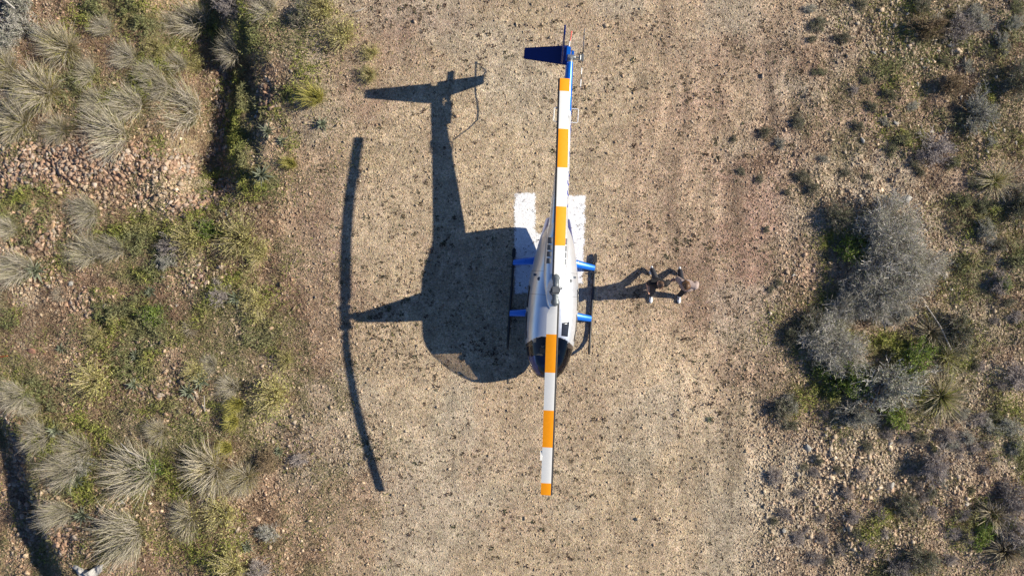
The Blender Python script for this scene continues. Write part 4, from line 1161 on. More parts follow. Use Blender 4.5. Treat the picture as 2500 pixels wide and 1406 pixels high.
# ---- plants that stand out, left of the pad (pixel of the root, scale, label)
PL = [
 ('grey', 482, 55, 1.05, 'tall pale silvery grass clump leaning out at the top edge of the gully', 'silvery clump'),
 ('grey', 418, 62, .62, 'sparse grey grass clump between the green patch and the tall silvery clump', None),
 ('straw', 160, 118, 1.05, 'large yellow-tinged grass clump below the grey bush in the top corner', 'yellow-tinged clump'),
 ('straw', 112, 225, 1.2, 'biggest shaggy straw grass clump with green hanging blades at the picture edge', 'biggest straw clump'),
 ('straw', 55, 300, 1.0, 'greenish shaggy grass clump below the biggest straw clump, by the rubble', None),
 ('grey', 318, 140, .72, 'small grey grass clump above the two fan-shaped grass clumps', None),
 ('grey', 372, 178, .62, 'thin grey grass clump among green growth, up from the widest fan clump', None),
 ('grey', 326, 258, .98, 'fan-shaped grey grass clump beside the widest fan clump', 'fan clump'),
 ('grey', 462, 268, 1.3, 'widest fan-shaped pale grass clump at the rim of the dark gully', 'widest fan clump'),
 ('grey', 287, 330, 1.22, 'whitish fan-shaped grass clump standing on top of the rubble heap', 'rubble clump'),
 ('grey', 238, 250, .62, 'dull grey grass clump in shade between the straw and the fan-shaped clumps', None),
 ('grey', 572, 128, .72, 'small pale grass clump standing alone on the bottom of the dark gully', 'gully clump'),
 ('grey', 440, 158, .62, 'ragged grey grass clump next to the small pale clump above the gully', None),
 ('grey', 655, 22, .75, 'sparse curling grass clump on the gully rim at the top of the picture', None),
 ('grey', 262, 70, .6, 'thin grey grass clump standing in the bright green patch at the top', None),
 ('grey', 222, 182, .62, 'grey grass clump just below the yellow-tinged clump', None),
 ('bush', 385, 118, .6, 'small yellowish bush between green cover and the small grey grass clumps', None),
 ('straw', 20, 172, .8, 'grey-yellow grass clump at the picture edge above the biggest straw clump', None),
 ('grey', 395, 215, .75, 'grey grass clump leaning over the widest fan clump from above', None),
 ('bush', 480, 165, .5, 'small dusty bush on the gully rim beside an orange stone', None),
 ('straw', 150, 320, .75, 'yellowish grass clump at the upper edge of the rubble heap', None),
 ('purplebush', 570, 22, .95, 'leafless purplish shrub beside the sparse curling grass clump', None),
 ('grey', 52, 655, 1.1, 'long-bladed pale grass clump beside the blue-green rosette at the picture edge', 'edge clump'),
 ('grey', 222, 518, .85, 'grey grass clump between the orange boulder and the stony bank', None),
 ('grey', 222, 618, .85, 'grey grass clump in the middle of the wide green patch', None),
 ('grey', 285, 608, .72, 'smaller grey grass clump touching the one in the wide green patch', None),
 ('bush', 588, 585, 1.12, 'pale yellow-green bush where the stony bank meets the pad side', 'pale yellow bush'),
 ('bush', 470, 590, .8, 'dusty yellow bush beside a dark shaded hollow', None),
 ('grey', 25, 560, .7, 'grey-green grass clump cut by the edge of the photo below the boulders', None),
 ('ball', 148, 720, .62, 'round brown ball of dry grass throwing a short dark shadow on bare soil', 'brown grass ball'),
 ('ball', 468, 802, .60, 'dry straw-brown grass ball with a dark shadow beside the green patch', None),
 ('bush', 240, 925, .98, 'yellow-green bush with a deep shadow beside it, below the red-brown rock', 'shadowed bush'),
 ('bush', 630, 738, .72, 'small pale yellow bush on the reddish soil near the pad', None),
 ('grey', 570, 945, .62, 'straw-coloured grass clump, topmost of the three next to the spiny rosettes', None),
 ('tuft', 585, 985, .75, 'yellow-green grass tuft in the middle of the three next to the spiny rosettes', None),
 ('tuft', 575, 1028, .72, 'yellow-green fringed grass tuft, lowest of the three next to the spiny rosettes', None),
 ('bush', 672, 965, 1.0, 'golden-green bush on its own between the grass tufts and the bare pad', 'golden-green bush'),
 ('straw', 395, 1055, .62, 'small straw clump with yellow-green skirt on the reddish stones', None),
 ('tuft', 560, 1092, .68, 'bright yellow-green tuft with grey dead blades below the three tufts', None),
 ('grey', 105, 1062, .82, 'pale grey-green grass clump with long flat blades, upper of the pair by the far bank', None),
 ('grey', 200, 1100, .92, 'wiry pale grass clump with tan tips above the long grey clump', None),
 ('grey', 168, 1148, .95, 'long grey grass clump sweeping out over the far bank', 'sweeping clump'),
 ('grey', 348, 1150, 1.38, 'broad pale-green grass clump between the dark hollow and the sweeping clump', 'broad clump'),
 ('straw', 520, 1142, 1.2, 'broad straw-yellow grass clump beside the dark hollow', 'straw-yellow clump'),
 ('grey', 158, 1250, .85, 'small long-bladed grass clump above the bleached tarpaulin', None),
 ('grey', 322, 1300, 1.3, 'whitest and widest grass clump in the lower corner, above the tarpaulin', 'whitest clump'),
 ('straw', 465, 1262, .78, 'half-dead grass clump with golden base beside the whitest clump', None),
 ('bush', 545, 1250, .92, 'yellow-green bush below the straw-yellow clump', None),
 ('straw', 598, 1165, .85, 'dark-based grass clump with dead grey blades beside the olive bush', None),
 ('bush', 575, 1385, .98, 'pale bush at the bottom edge below the reddish soil', None),
 ('purplebush', 632, 1388, .8, 'greyish leafless shrub at the bottom edge beside the pale bush', None),
 ('brownbush', 655, 1125, .8, 'rounded olive-brown bush on the slope above the pad corner', 'olive bush'),
 ('grey', 45, 965, .82, 'grey grass clump hanging over the picture edge above the far bank', None),
 ('grey', 85, 990, .6, 'thin pale grass clump beside the one hanging over the picture edge', None),
 ('tuft', 775, 240, 1.02, 'bright yellow-green grass tuft alone at the edge of the bare pad', 'bright tuft'),
 ('tuft', 714, 402, .62, 'little bright yellow-green tuft below the larger bright tuft', 'little tuft'),
 ('bush', 842, 88, .85, 'yellow bush at the top of the pad edge beside brown soil', 'yellow top bush'),
 ('bush', 790, 25, .85, 'yellow-green bush touching the top edge of the photo', None),
 ('bush', 908, 132, .45, 'small yellow-green sprig bush on the brown soil above the tail shadow', None),
 ('darkbush', 742, 38, .8, 'dark leafy shrub in shade beside the yellow-green bush at the top edge', None),
 ('bush', 905, 185, .5, 'low yellow sprig bush just above the shadow of the tail', None),
 ('greybush', 60, 65, 1.0, 'rounded silver-grey bush below the dead branch in the top corner', 'silver bush'),
 ('greybush', 15, 110, .95, 'silver-grey bush cut by the photo edge below the top corner', None),
 ('greybush', 50, 15, 1.2, 'silver-grey shrub with dead branches in the very top corner', None),
 ('greybush', 410, 640, .6, 'blue-grey bush among the green growth near the wide green patch', None),
 ('purplebush', 420, 605, .85, 'purplish bare shrub beside the dusty yellow bush', None),
 ('purplebush', 540, 720, .75, 'bare greyish shrub beside a small spiky rosette', None),
 ('greenbush', 380, 770, .8, 'dark green leafy shrub in the middle of the green growth', None),
 ('greenbush', 370, 1140, .95, 'very dark green shrub in the hollow between two broad clumps', None),
 ('greybush', 200, 1130, .7, 'blue-green feathery shrub between the sweeping and the broad clumps', None),
 ('greenbush', 505, 560, .8, 'dark green leafy shrub above the dusty yellow bush', None),
 ('bush', 640, 620, .6, 'small sprawling yellow bush on soil beside the pale yellow bush', None),
 ('purplebush', 730, 1120, .5, 'thin greyish shrub on the pad side of the olive bush', None),
 ('bush', 480, 905, .6, 'small yellowish bush beside the largest spiny rosette', None),
 ('grey', 520, 890, .5, 'pinkish dry grass clump just above the largest spiny rosette', None),
 ('bush', 700, 880, .5, 'low sparse yellow bush on reddish soil, pad side of the rosettes', None),
 ('greybush', 660, 1300, .6, 'dull grey shrub on brown soil near the bottom edge', None),
 ('bush', 240, 820, .55, 'small olive bush beside pale stones above the shadowed bush', None),
 # spiny rosettes
 ('rosette', 92, 662, 1.05, 'blue-green spiny rosette beside the long-bladed edge clump', 'edge rosette'),
 ('rosette', 492, 928, 1.05, 'largest blue-green spiny rosette, on green cover', 'largest rosette'),
 ('rosette', 462, 955, .9, 'spiny rosette half under the largest rosette', None),
 ('rosette', 640, 428, 1.0, 'pale spiky rosette below the stones at the pad edge', 'pale rosette'),
 ('rosette', 578, 728, .8, 'dark blue-green rosette beside the small pale yellow bush', None),
 ('rosette', 420, 632, .75, 'rosette with long narrow leaves below the purplish bare shrub', None),
 ('rosette', 190, 1172, 1.0, 'grey-green rosette in the shade beside the broad clump', None),
 ('rosette', 205, 1255, .95, 'leafy blue-grey rosette above the whitest clump', None),
 ('rosette', 605, 1332, .7, 'small pale rosette on brown soil near the bottom edge', None),
 ('rosette', 788, 305, .7, 'small grey-green rosette below the bright tuft', None),
 ('rosette', 655, 322, .85, 'green rosette between the gully rim and the little tuft', None),
 ('rosette', 690, 345, .6, 'tiny rosette pressed against the green one above the little tuft', None),
 ('rosette', 1733, 1023, .40, 'lone grey-green rosette on the bare gravel below the people', None),
 ('rosette', 330, 938, .7, 'rosette next to the shadowed bush', None),
 ('rosette', 335, 868, .7, 'pale toothed rosette above the shadowed bush', None),
 ('rosette', 682, 1100, .6, 'blue-green rosette touching the olive bush', None),
 ('rosette', 140, 1050, .85, 'mint-green rosette between two pale clumps near the far bank', None),
 ('rosette', 370, 712, .6, 'narrow-leaved rosette in the green growth above the dark leafy shrub', None),
 ('rosette', 150, 850, .55, 'flat pale rosette beside the red-brown rock', None),
 ('rosette', 1300, 640, .35, 'tiny green rosette on the pad under the helicopter skid strut', None),
]
PL = [p for p in PL if p[1] != 1300]
# ---- plants that stand out, right of the pad
PR = [
 ('bigtwig', 2160, 588, 1.12, 'largest silvery twiggy shrub at the top of the thicket beside the pad', 'largest twiggy shrub'),
 ('bigtwig', 2215, 652, .82, 'purple-grey bare shrub on the outer side of the thicket', 'purple-grey thicket shrub'),
 ('bigtwig', 2145, 712, 1.0, 'pale twiggy shrub in the middle of the thicket', 'middle twiggy shrub'),
 ('bigtwig', 2065, 745, .62, 'small pale twiggy shrub on the pad side of the thicket', None),
 ('bigtwig', 2035, 842, .88, 'round whitish twiggy shrub at the lower end of the thicket', 'whitish round shrub'),
 ('greybush', 2155, 935, 1.75, 'broad dull grey shrub below the round whitish one', 'broad grey shrub'),
 ('greenbush', 2072, 610, 1.0, 'dark green leafy bush in the shade of the largest twiggy shrub', None),
 ('greenbush', 2178, 632, .7, 'bright green leafy bush in the gap between the twiggy shrubs', None),
 ('darkbush', 2045, 530, .85, 'dark leafy bush at the top pad-side corner of the thicket', None),
 ('darkbush', 1975, 795, .85, 'dark bush in shade between the pad and the middle of the thicket', None),
 ('darkbush', 1928, 815, .6, 'low dark bush nearest the pad beside the thicket', None),
 ('greenbush', 2120, 660, .75, 'green leafy bush between the largest and the middle twiggy shrubs', None),
 ('greenbush', 2010, 905, .8, 'yellow-green bush at the foot of the round whitish shrub', None),
 ('greenbush', 2175, 1010, .8, 'low green bush under the broad grey shrub', None),
 ('greenbush', 2075, 925, 1.3, 'brightest green leafy bush below the round whitish shrub', 'brightest green bush'),
 ('greybush', 2200, 770, .62, 'small grey-green bush on the lower outer side of the middle twiggy shrub', None),
 ('darkbush', 2335, 805, 1.05, 'round dark bush with a paler green rim, alone outside the thicket', 'round dark bush'),
 ('brownbush', 2262, 70, .98, 'round brown bush with a dark shaded flank near the top stones', 'round brown bush'),
 ('purplebush', 2335, 70, 1.1, 'pale bare shrub beside the round brown bush', None),
 ('darkbush', 2248, 18, .7, 'dark bush cut by the top edge above the round brown bush', None),
 ('greybush', 2382, 280, 1.15, 'dusty silver-green bush with green growth at its foot', 'silver-green bush'),
 ('brownbush', 2318, 208, .85, 'dark-centred reddish-brown bush above the silver-green bush', 'reddish bush'),
 ('purplebush', 2275, 370, 1.15, 'wide purplish bare shrub beside a tiny cactus', 'purplish shrub'),
 ('darkbush', 2485, 200, 1.0, 'grey-green bush on the edge of the photo level with the tail fin', None),
 ('darkbush', 2485, 500, 1.1, 'black-green bush on the edge of the photo level with the H', 'edge dark bush'),
 ('greybush', 2402, 568, .68, 'pale green-grey bush with a black shadow beside the green growth', 'shadowed grey bush'),
 ('purplebush', 2442, 692, .68, 'mauve-grey bush level with the people', 'mauve bush'),
 ('purplebush', 2482, 915, .85, 'lilac-grey bush on the edge below the mauve bush', None),
 ('darkbush', 2205, 1228, .78, 'dark oval bush among pale rocks in the lower corner', 'dark oval bush'),
 ('darkbush', 2250, 1358, .95, 'round grey-green bush with a dark flank at the bottom edge', 'bottom green bush'),
 ('purplebush', 2195, 1390, .95, 'bare grey ball of twigs at the bottom edge beside the grey-green bush', None),
 ('purplebush', 2275, 1135, 1.0, 'broad bare shrub above the dark oval bush', 'broad bare shrub'),
 ('greybush', 2085, 1008, 1.0, 'sage-green bush below the brightest green bush', 'sage bush'),
 ('fountain', 2430, 442, .98, 'pale fountain-shaped grass clump above the edge dark bush', None),
 ('gold', 2272, 810, .85, 'golden dry grass clump beside the round dark bush', 'golden clump'),
 ('fountain', 2312, 872, .85, 'thin grass fountain with whitish blades below the golden clump', None),
 ('fountain', 2298, 968, 1.3, 'largest green-centred grass fountain, below the thin whitish one', 'largest fountain'),
 ('gold', 2425, 1255, 1.0, 'golden-topped grass clump beside bare grey twigs near the lower corner', None),
 ('gold', 2455, 1345, 1.15, 'golden and grey grass clump closest to the lower corner', None),
 ('purplebush', 2465, 1215, 1.3, 'large bare mauve shrub above the golden-topped clump', None),
 ('purplebush', 2475, 1300, 1.1, 'pale bare shrub at the edge between the two golden clumps', None),
 ('greenbush', 2395, 1295, .8, 'low green bush between the two golden clumps and the open gravel', None),
 ('greenbush', 2450, 690, .5, 'small green bush touching the mauve bush', None),
 ('greenbush', 2225, 875, 1.2, 'feathery olive-green bush above the largest fountain', None),
 ('darkbush', 2490, 1330, .8, 'dark shrub cut by the edge behind the lower golden clump', None),
 ('darkbush', 1905, 995, .75, 'dark bush with a grey-green rim along the gravel track', None),
 ('greybush', 1925, 985, .6, 'sage bush against the dark one along the gravel track', None),
]
for kind, px, py, sc, label, land in PL + PR:
    zs = rng.uniform(.85, 1.1)
    plant(kind, px, py, sc, label, None, None, zs)
    if land: LAND.append((px, py, 'the ' + land))
LAND += [(1590, 690, 'the people'), (1340, 590, 'the painted H'), (1390, 140, 'the tail fin'), (1340, 900, 'the cabin nose'), (1320, 1200, 'the lower rotor tip'), (880, 330, 'the upper rotor shadow'), (920, 1200, 'the lower rotor shadow'), (1090, 230, 'the tail shadow'), (870, 770, 'the mast shadow')]

# ---- smaller shrubs and stones: labels tell size, colour and where among the named things
USED = set()
SIZES = ['tiny', 'small', 'medium-sized', 'stout', 'large']
def where_label(head, px, py, wantland=None):
    c = sorted(LAND, key=lambda l: (l[0] - px) ** 2 + (l[1] - py) ** 2)
    inner = 1 if px > 1300 else -1
    for lx, ly, ph in c[:24]:
        dx, dy = px - lx, py - ly; d = math.hypot(dx, dy)
        if d < 14: continue
        vert = '' if abs(dy) < .5 * abs(dx) else ('above' if dy < 0 else 'below')
        hor = '' if abs(dx) < .5 * abs(dy) else ('on the pad side of' if dx * inner < 0 else 'on the outer side of')
        rel = (vert + ' and ' + hor) if vert and hor else (vert or hor)
        dist = 'close ' if d < 75 else ('' if d < 190 else 'well ')
        s = f'{head} {dist}{rel} {ph}'
        if s not in USED and len(s.split()) <= 16 and not (dist == 'well ' and not vert):
            USED.add(s); return s
    for lx, ly, ph in c:
        s = f'{head} some way off from {ph}'
        if s not in USED: USED.add(s); return s
    return head

SH = """purplebush:2082,1258,.55 2145,1255,.5 2271,1248,.55 2352,1255,.5 2065,1202,.5 1952,1202,.42 1986,1152,.45 1889,1162,.6 1946,1308,.6 2005,1311,.5 2049,1338,.5 1986,1361,.65 2121,1346,.5 2317,1364,.5
 1913,1252,.5 2002,1261,.45 2168,1056,.6 2211,1072,.45 2310,1059,.65 2387,1020,.6 2383,1092,.4 2410,1086,.4 2343,1096,.4 2280,1132,.5 2343,1114,.25 2101,1155,.5 2406,1145,.35 2330,1301,.55 2363,1311,.5 2158,1298,.4 2450,1182,.5 2244,1185,.4 2165,1185,.35 2084,221,.4 2241,384,.5 2110,1330,.35 2255,1215,.4 1968,1290,.3 2430,1120,.35 2220,1150,.35 2390,895,.45 2425,785,.35 2480,770,.5 2440,940,.4 2060,1075,.3 2015,1010,.3
 darkbush:1932,1036,.42 2082,1016,.4 2118,1089,.42 2247,1066,.5 2274,1202,.45 2045,1145,.32 1999,1122,.35 2025,1369,.32 2091,1301,.32 1997,60,.6 2101,13,.45 1980,99,.3 2128,261,.4 1867,324,.42 1960,431,.5 1984,458,.5 1853,438,.32 1807,418,.32 2094,308,.4 2119,431,.3 2061,421,.4 2301,150,.4 2408,130,.5 2425,180,.4 2057,94,.5 1947,298,.5 2198,341,.4 2230,402,.35 2245,421,.35 2050,1290,.3 1920,470,.28 1900,690,.3 1880,705,.3 2440,600,.5 2475,640,.5 2460,740,.4 2380,890,.35 1890,1270,.3 1960,1140,.3 1870,560,.25 1790,340,.25
 greybush:2416,1043,.6 2466,1043,.75 2360,1066,.5 2476,1092,.6 1903,351,.4 1974,23,.4 2278,53,.5 2462,210,.5 2350,1010,.4 2120,560,.4 2400,60,.7 2375,30,.6 2445,110,.6 2470,60,.6 2360,165,.5 2420,350,.4 2160,300,.35 2225,260,.4 2010,390,.35 2320,1085,.5 2300,1180,.35
 olivebush:2342,294,.55 2174,364,.5 2174,231,.4 2000,174,.4 2111,197,.35 2355,485,.6 2400,500,.6 2385,450,.5 2345,640,.45 2410,640,.4 2480,20,.6 2430,1010,.4 2280,1095,.35 2370,1195,.3 2210,1400,.5 2325,395,.5"""
cur = None
COLW = dict(purplebush=['mauve-grey bare', 'brownish bare', 'grey twiggy', 'dusty bare'], darkbush=['dark', 'dark green', 'blackish', 'dark olive'], greybush=['grey-green', 'silver-grey', 'sage', 'dusty grey'], olivebush=['olive-green'])
GRP = dict(purplebush='bare shrubs on the stony slope', darkbush='dark shrubs on the stony slope', greybush='grey shrubs on the stony slope', olivebush='olive shrubs on the stony slope')
k_ = 0
for tok in SH.split():
    if ':' in tok: cur, tok = tok.split(':')
    px, py, sc = tok.split(','); px, py, sc = float(px), float(py), float(sc)
    # keep clear of shrubs already placed
    k_ += 1
    head = f"{'tiny' if sc < .36 else 'small' if sc < .5 else 'medium-sized'} {COLW[cur][0]} shrub"
    plant(cur, px, py, sc * .88, where_label(head, px, py), GRP[cur], None, rng.uniform(.7, 1.0))

# ---- stones: a handful of angular shapes
def rock_shape(seed, n=16, flat=.62):
    r = np.random.default_rng(seed)
    bm = bmesh.new()
    p = r.normal(size=(n, 3)); p = p / np.linalg.norm(p, axis=1, keepdims=True) * r.uniform(.75, 1.1, (n, 1)); p[:, 2] *= flat; p[:, 0] *= 1.25
    for q in p: bm.verts.new(q)
    res = bmesh.ops.convex_hull(bm, input=bm.verts[:])
    bmesh.ops.delete(bm, geom=[g_ for g_ in res.get('geom_interior', []) if isinstance(g_, bmesh.types.BMVert)], context='VERTS')
    bmesh.ops.triangulate(bm, faces=bm.faces[:])
    bm.verts.index_update()
    V_ = np.array([v.co[:] for v in bm.verts]); F_ = np.array([[v.index for v in f.verts] for f in bm.faces]); bm.free()
    return V_, F_
STONE_C = [(.46, .36, .26), (.50, .40, .29), (.40, .30, .21), (.44, .31, .22), (.52, .45, .36), (.36, .31, .26), (.55, .43, .30), (.42, .26, .18)]
def rock_mesh(seed, col):
    bm = bmesh.new()
    V_, F_ = rock_shape(seed, 13, .6)
    for v in V_: bm.verts.new(v)
    bm.verts.ensure_lookup_table()
    for f in F_: bm.faces.new([bm.verts[i] for i in f])
    bmesh.ops.dissolve_limit(bm, angle_limit=.35, verts=bm.verts[:], edges=bm.edges[:])
    bmesh.ops.bevel(bm, geom=bm.edges[:], offset=.03, segments=1, affect='EDGES')
    bmesh.ops.triangulate(bm, faces=bm.faces[:])
    bm.verts.index_update()
    V_ = np.array([v.co[:] for v in bm.verts]); F_ = np.array([[v.index for v in f.verts] for f in bm.faces]); bm.free()
    return raw_mesh('rock', V_, F_, [M_stone], np.broadcast_to(np.array(col), V_.shape))
ROCKC = dict(orange=(.50, .33, .19), tan=(.50, .40, .28), pale=(.56, .50, .42), grey=(.40, .38, .34), red=(.36, .19, .13), pinkish=(.47, .34, .27), brown=(.34, .24, .17))
RM = {c: [rock_mesh(300 + 7 * i + j, v) for j in range(3)] for i, (c, v) in enumerate(ROCKC.items())}
RK = """orange:78,500,.24 65,545,.15 128,552,.20 445,500,.10 100,560,.12 232,455,.15 470,465,.10 165,1340,.12 645,255,.10 60,700,.09 165,1262,.12 10,1195,.10 355,620,.10 455,670,.08 525,668,.08 300,1110,.10 280,1250,.09 500,1205,.08 130,100,.10
 tan:212,458,.16 480,483,.15 545,512,.18 640,215,.11 700,295,.10 30,870,.10 560,320,.10 270,390,.10 425,120,.16 330,530,.10 495,700,.09 600,475,.08 660,130,.11 630,330,.09 1495,850,.045 1462,700,.05 1610,590,.04 500,1110,.09 115,1165,.09 250,870,.08 655,55,.09
 pale:432,742,.13 630,272,.12 625,285,.10 398,675,.12 485,648,.12 372,1203,.11 100,1010,.09 410,700,.08 2172,1082,.13 2255,745,.12 2310,672,.11 2322,706,.11 2360,1228,.16 2060,1290,.14 2164,1310,.14 2290,80,.14 2290,125,.12 2250,145,.10 2428,190,.15 2345,240,.12 2275,322,.10 2190,300,.12 2480,350,.11 2058,1260,.10 1995,965,.10 2265,150,.12 2410,370,.10 2366,856,.05 2450,320,.10 2215,35,.10 2340,15,.10 2240,205,.10 2400,1010,.08
 grey:2216,486,.24 2100,488,.14 2175,1185,.18 172,692,.16 372,985,.14 555,520,.16 1913,1293,.14 2298,25,.11 2130,130,.15 2185,300,.13 2160,130,.15 1972,1092,.18 2305,680,.08 2475,195,.12 2105,343,.14 2255,165,.10 150,1420,.1 290,400,.10 300,1225,.15 440,412,.14 2185,1250,.10 1998,1270,.09 2420,1230,.10 2320,112,.13 60,330,.13 1940,640,.08 1936,672,.09
 red:80,856,.26 110,862,.13 560,620,.09 245,805,.10 575,1130,.08 130,365,.12 470,690,.12 600,720,.07 2130,1195,.07
 pinkish:280,785,.13 245,800,.12 310,850,.10 420,800,.09 165,1190,.12 45,1180,.13 20,1150,.12 110,1310,.17 118,1335,.16 205,700,.10 2105,1215,.12 2145,1205,.09 2020,1005,.10 1985,660,.12 1990,645,.10 60,120,.0 505,690,.13 490,675,.14 530,1085,.07 680,1190,.06
 brown:145,330,.13 320,350,.12 360,345,.10 225,365,.11 180,390,.11 95,400,.12 20,375,.12 260,1360,.12 280,1380,.18 400,395,.12 330,415,.09 120,430,.09"""
cur = None; i_ = 0
for tok in RK.split():
    if ':' in tok: cur, tok = tok.split(':')
    px, py, sz = [float(v) for v in tok.split(',')]
    if sz <= 0: continue
    x, y, z = ground_at(px, py); i_ += 1
    o = link('rock', RM[cur][i_ % 3])
    o.location = (x, y, z + sz * .12); o.scale = (sz * .62, sz * .62 * rng.uniform(.7, 1.0), sz * .62 * rng.uniform(.7, 1.15))
    o.rotation_euler = (rng.uniform(-.35, .35), rng.uniform(-.35, .35), rng.uniform(0, 6.28))
    tag(o, where_label(f"{'small' if sz < .115 else 'large' if sz > .2 else 'angular'} {cur} rock", px, py), 'rock', 'larger rocks among the stones')

# ---- single oddments
def tubething(name, label, catg, pts, rads, mat):
    mb = MB(); W_ = []
    for px, py, dz in pts:
        x, y, z = ground_at(px, py); W_.append(Vector((x, y, z + dz)))
    mb.tube(W_, rads, 8)
    o = mb.build(name, mat); tag(o, label, catg); return o
M_dead = plain('bleached_wood', (.46, .42, .37), .85, 0, 0, .12, 20, .4)
M_rust = plain('rusty_iron', (.28, .085, .03), .8, .2, 0, .2, 25, .3)
tubething('dry_stalk', 'long thin bleached stalk lying from a pale rock to the grass fountains', 'stalk', [(2257, 747, .12), (2285, 795, .22), (2312, 852, .2)], [.014, .016, .018], M_dead)
tubething('iron_rod', 'rust-red iron rod sticking in from the edge of the photo', 'rod', [(-14, 871, .05), (8, 870, .05), (22, 868, .06)], [.022, .022, .022], M_rust)
tubething('fallen_branch', 'forked dead branch lying across grey twigs above the broad clump', 'branch', [(312, 1075, .35), (335, 1095, .4), (368, 1115, .25)], [.012, .02, .024], M_dead)
tubething('fallen_branch', 'bleached bent stick on brown soil near the top edge beside the pad', 'branch', [(868, 30, .04), (880, 28, .06), (890, 22, .05)], [.014, .018, .012], M_dead)
tubething('fallen_branch', 'dead branch with forked tip lying in the top corner on the silver shrub', 'branch', [(22, 8, .55), (45, 18, .6), (66, 38, .5)], [.012, .018, .02], M_dead)
tubething('fallen_branch', 'thin upright dead stem beside the largest rosette', 'branch', [(508, 962, .25), (505, 985, .15), (502, 1005, .04)], [.008, .010, .012], M_dead)
# crumpled tarpaulin in the lower corner
def tarp():
    r = np.random.default_rng(5)
    pts = [(168, 1380), (185, 1376), (205, 1386), (222, 1392), (240, 1378), (255, 1374), (254, 1390), (240, 1404), (222, 1412), (200, 1404), (188, 1392)]
    n = 26; Vv = []
    cx, cy = 216, 1393
    for i in range(n + 1):
        f = i / n
        for j in range(44):
            t = j / 44 * len(pts); a = int(t) % len(pts); b = (a + 1) % len(pts); q = t - int(t)
            ex, ey = pts[a][0] * (1 - q) + pts[b][0] * q, pts[a][1] * (1 - q) + pts[b][1] * q
            px, py = cx + (ex - cx) * f, cy + (ey - cy) * f
            x, y, z = ground_at(px, py)
            z += .06 + .16 * (1 - f) + .10 * (fbm(np.array([px]), np.array([py]), 14, 3, 5)[0] - .5) * 2
            Vv.append((x, y, max(z, float(height(x, y)) + .01)))
    Ff = [(i * 44 + j, i * 44 + (j + 1) % 44, (i + 1) * 44 + (j + 1) % 44, (i + 1) * 44 + j) for i in range(n) for j in range(44)]
    me = raw_mesh('tarpaulin', np.array(Vv), Ff, [plain('faded_grey_cloth', (.40, .385, .36), .85, 0, 0, .15, 12, .5)], None, True)
    o = link('tarpaulin', me); o.modifiers.new('t', 'SOLIDIFY').thickness = .012
    tag(o, 'crumpled faded grey tarpaulin lying under the whitest grass clump at the bottom edge', 'tarpaulin')
tarp()

# ================================================================== STUFF NOBODY COULD COUNT
def scatter(n, dens, seed, box=(-120, 2620, -120, 1526)):
    r = np.random.default_rng(seed)
    px = r.uniform(box[0], box[1], n); py = r.uniform(box[2], box[3], n)
    k = r.uniform(0, 1, n) < dens(px, py)
    px, py = px[k], py[k]
    x = (px - X0) / 87.0; y = (Y0 - py) / 87.0
    return px, py, np.stack([x, y, height(x, y)], -1), r

def make_stones():
    def dens(px, py):
        v = veg_zone(px, py); rb = blobs(px, py, RUBBLE)
        g = green_density(px, py)
        base = .42 + .12 * v + .7 * rb + .15 * sstep(1400, 1700, px)
        base += .25 * sstep(.52, .7, fbm(px, py, 60, 3, 301)) 
        return np.clip(base * (1 - .6 * np.clip(g, 0, 1)), 0, 1)
    px, py, P, r = scatter(560000, dens, 77)
    rb = blobs(px, py, RUBBLE); v = veg_zone(px, py)
    n = len(P)
    size = np.exp(r.normal(0, .5, n) * (1 + .5 * rb)) * (.0098 + .008 * v + .017 * rb)
    size = np.clip(size, .006, .11)
    inH = (px > 1250) & (px < 1436) & (py > 465) & (py < 722)
    size[inH] *= .6
    shapes = [rock_shape(900 + i, 7, .65) for i in range(8)]
    Vs, Fs, Cs = [], [], []; b = 0
    which = r.integers(0, 8, n); az = r.uniform(0, 2 * np.pi, n)
    cols = pick(r, STONE_C, n, .16)
    soil = soil_colour(px, py); cols = (cols * .55 + soil * .5) * np.exp(r.normal(0, .10 + .16 * v[:, None], (n, 1)))
    cols = np.where((rb[:, None] > .45) & (px[:, None] < 1300), pick(r, [(.43, .29, .20), (.39, .245, .165), (.48, .345, .245), (.33, .24, .185), (.40, .33, .27), (.29, .185, .13)], n, .2), cols)
    for w in range(8):
        k = which == w; sv, sf = shapes[w]; m_ = k.sum()
        c, s = np.cos(az[k]), np.sin(az[k])
        X_ = sv[None, :, 0] * c[:, None] - sv[None, :, 1] * s[:, None]; Y_ = sv[None, :, 0] * s[:, None] + sv[None, :, 1] * c[:, None]
        Q = np.stack([X_, Y_, np.broadcast_to(sv[None, :, 2], X_.shape)], -1) * size[k][:, None, None] + P[k][:, None] + np.array([0, 0, 1]) * (size[k] * .25)[:, None, None]
        Vs.append(Q.reshape(-1, 3)); Fs.append((sf[None] + (np.arange(m_) * len(sv))[:, None, None]).reshape(-1, 3) + b)
        Cs.append(np.repeat(cols[k], len(sv), 0)); b += m_ * len(sv)
    o = link('gravel', raw_mesh('gravel', np.concatenate(Vs), np.concatenate(Fs), [M_stone], np.concatenate(Cs)))
    tag(o, kind='stuff')
make_stones()

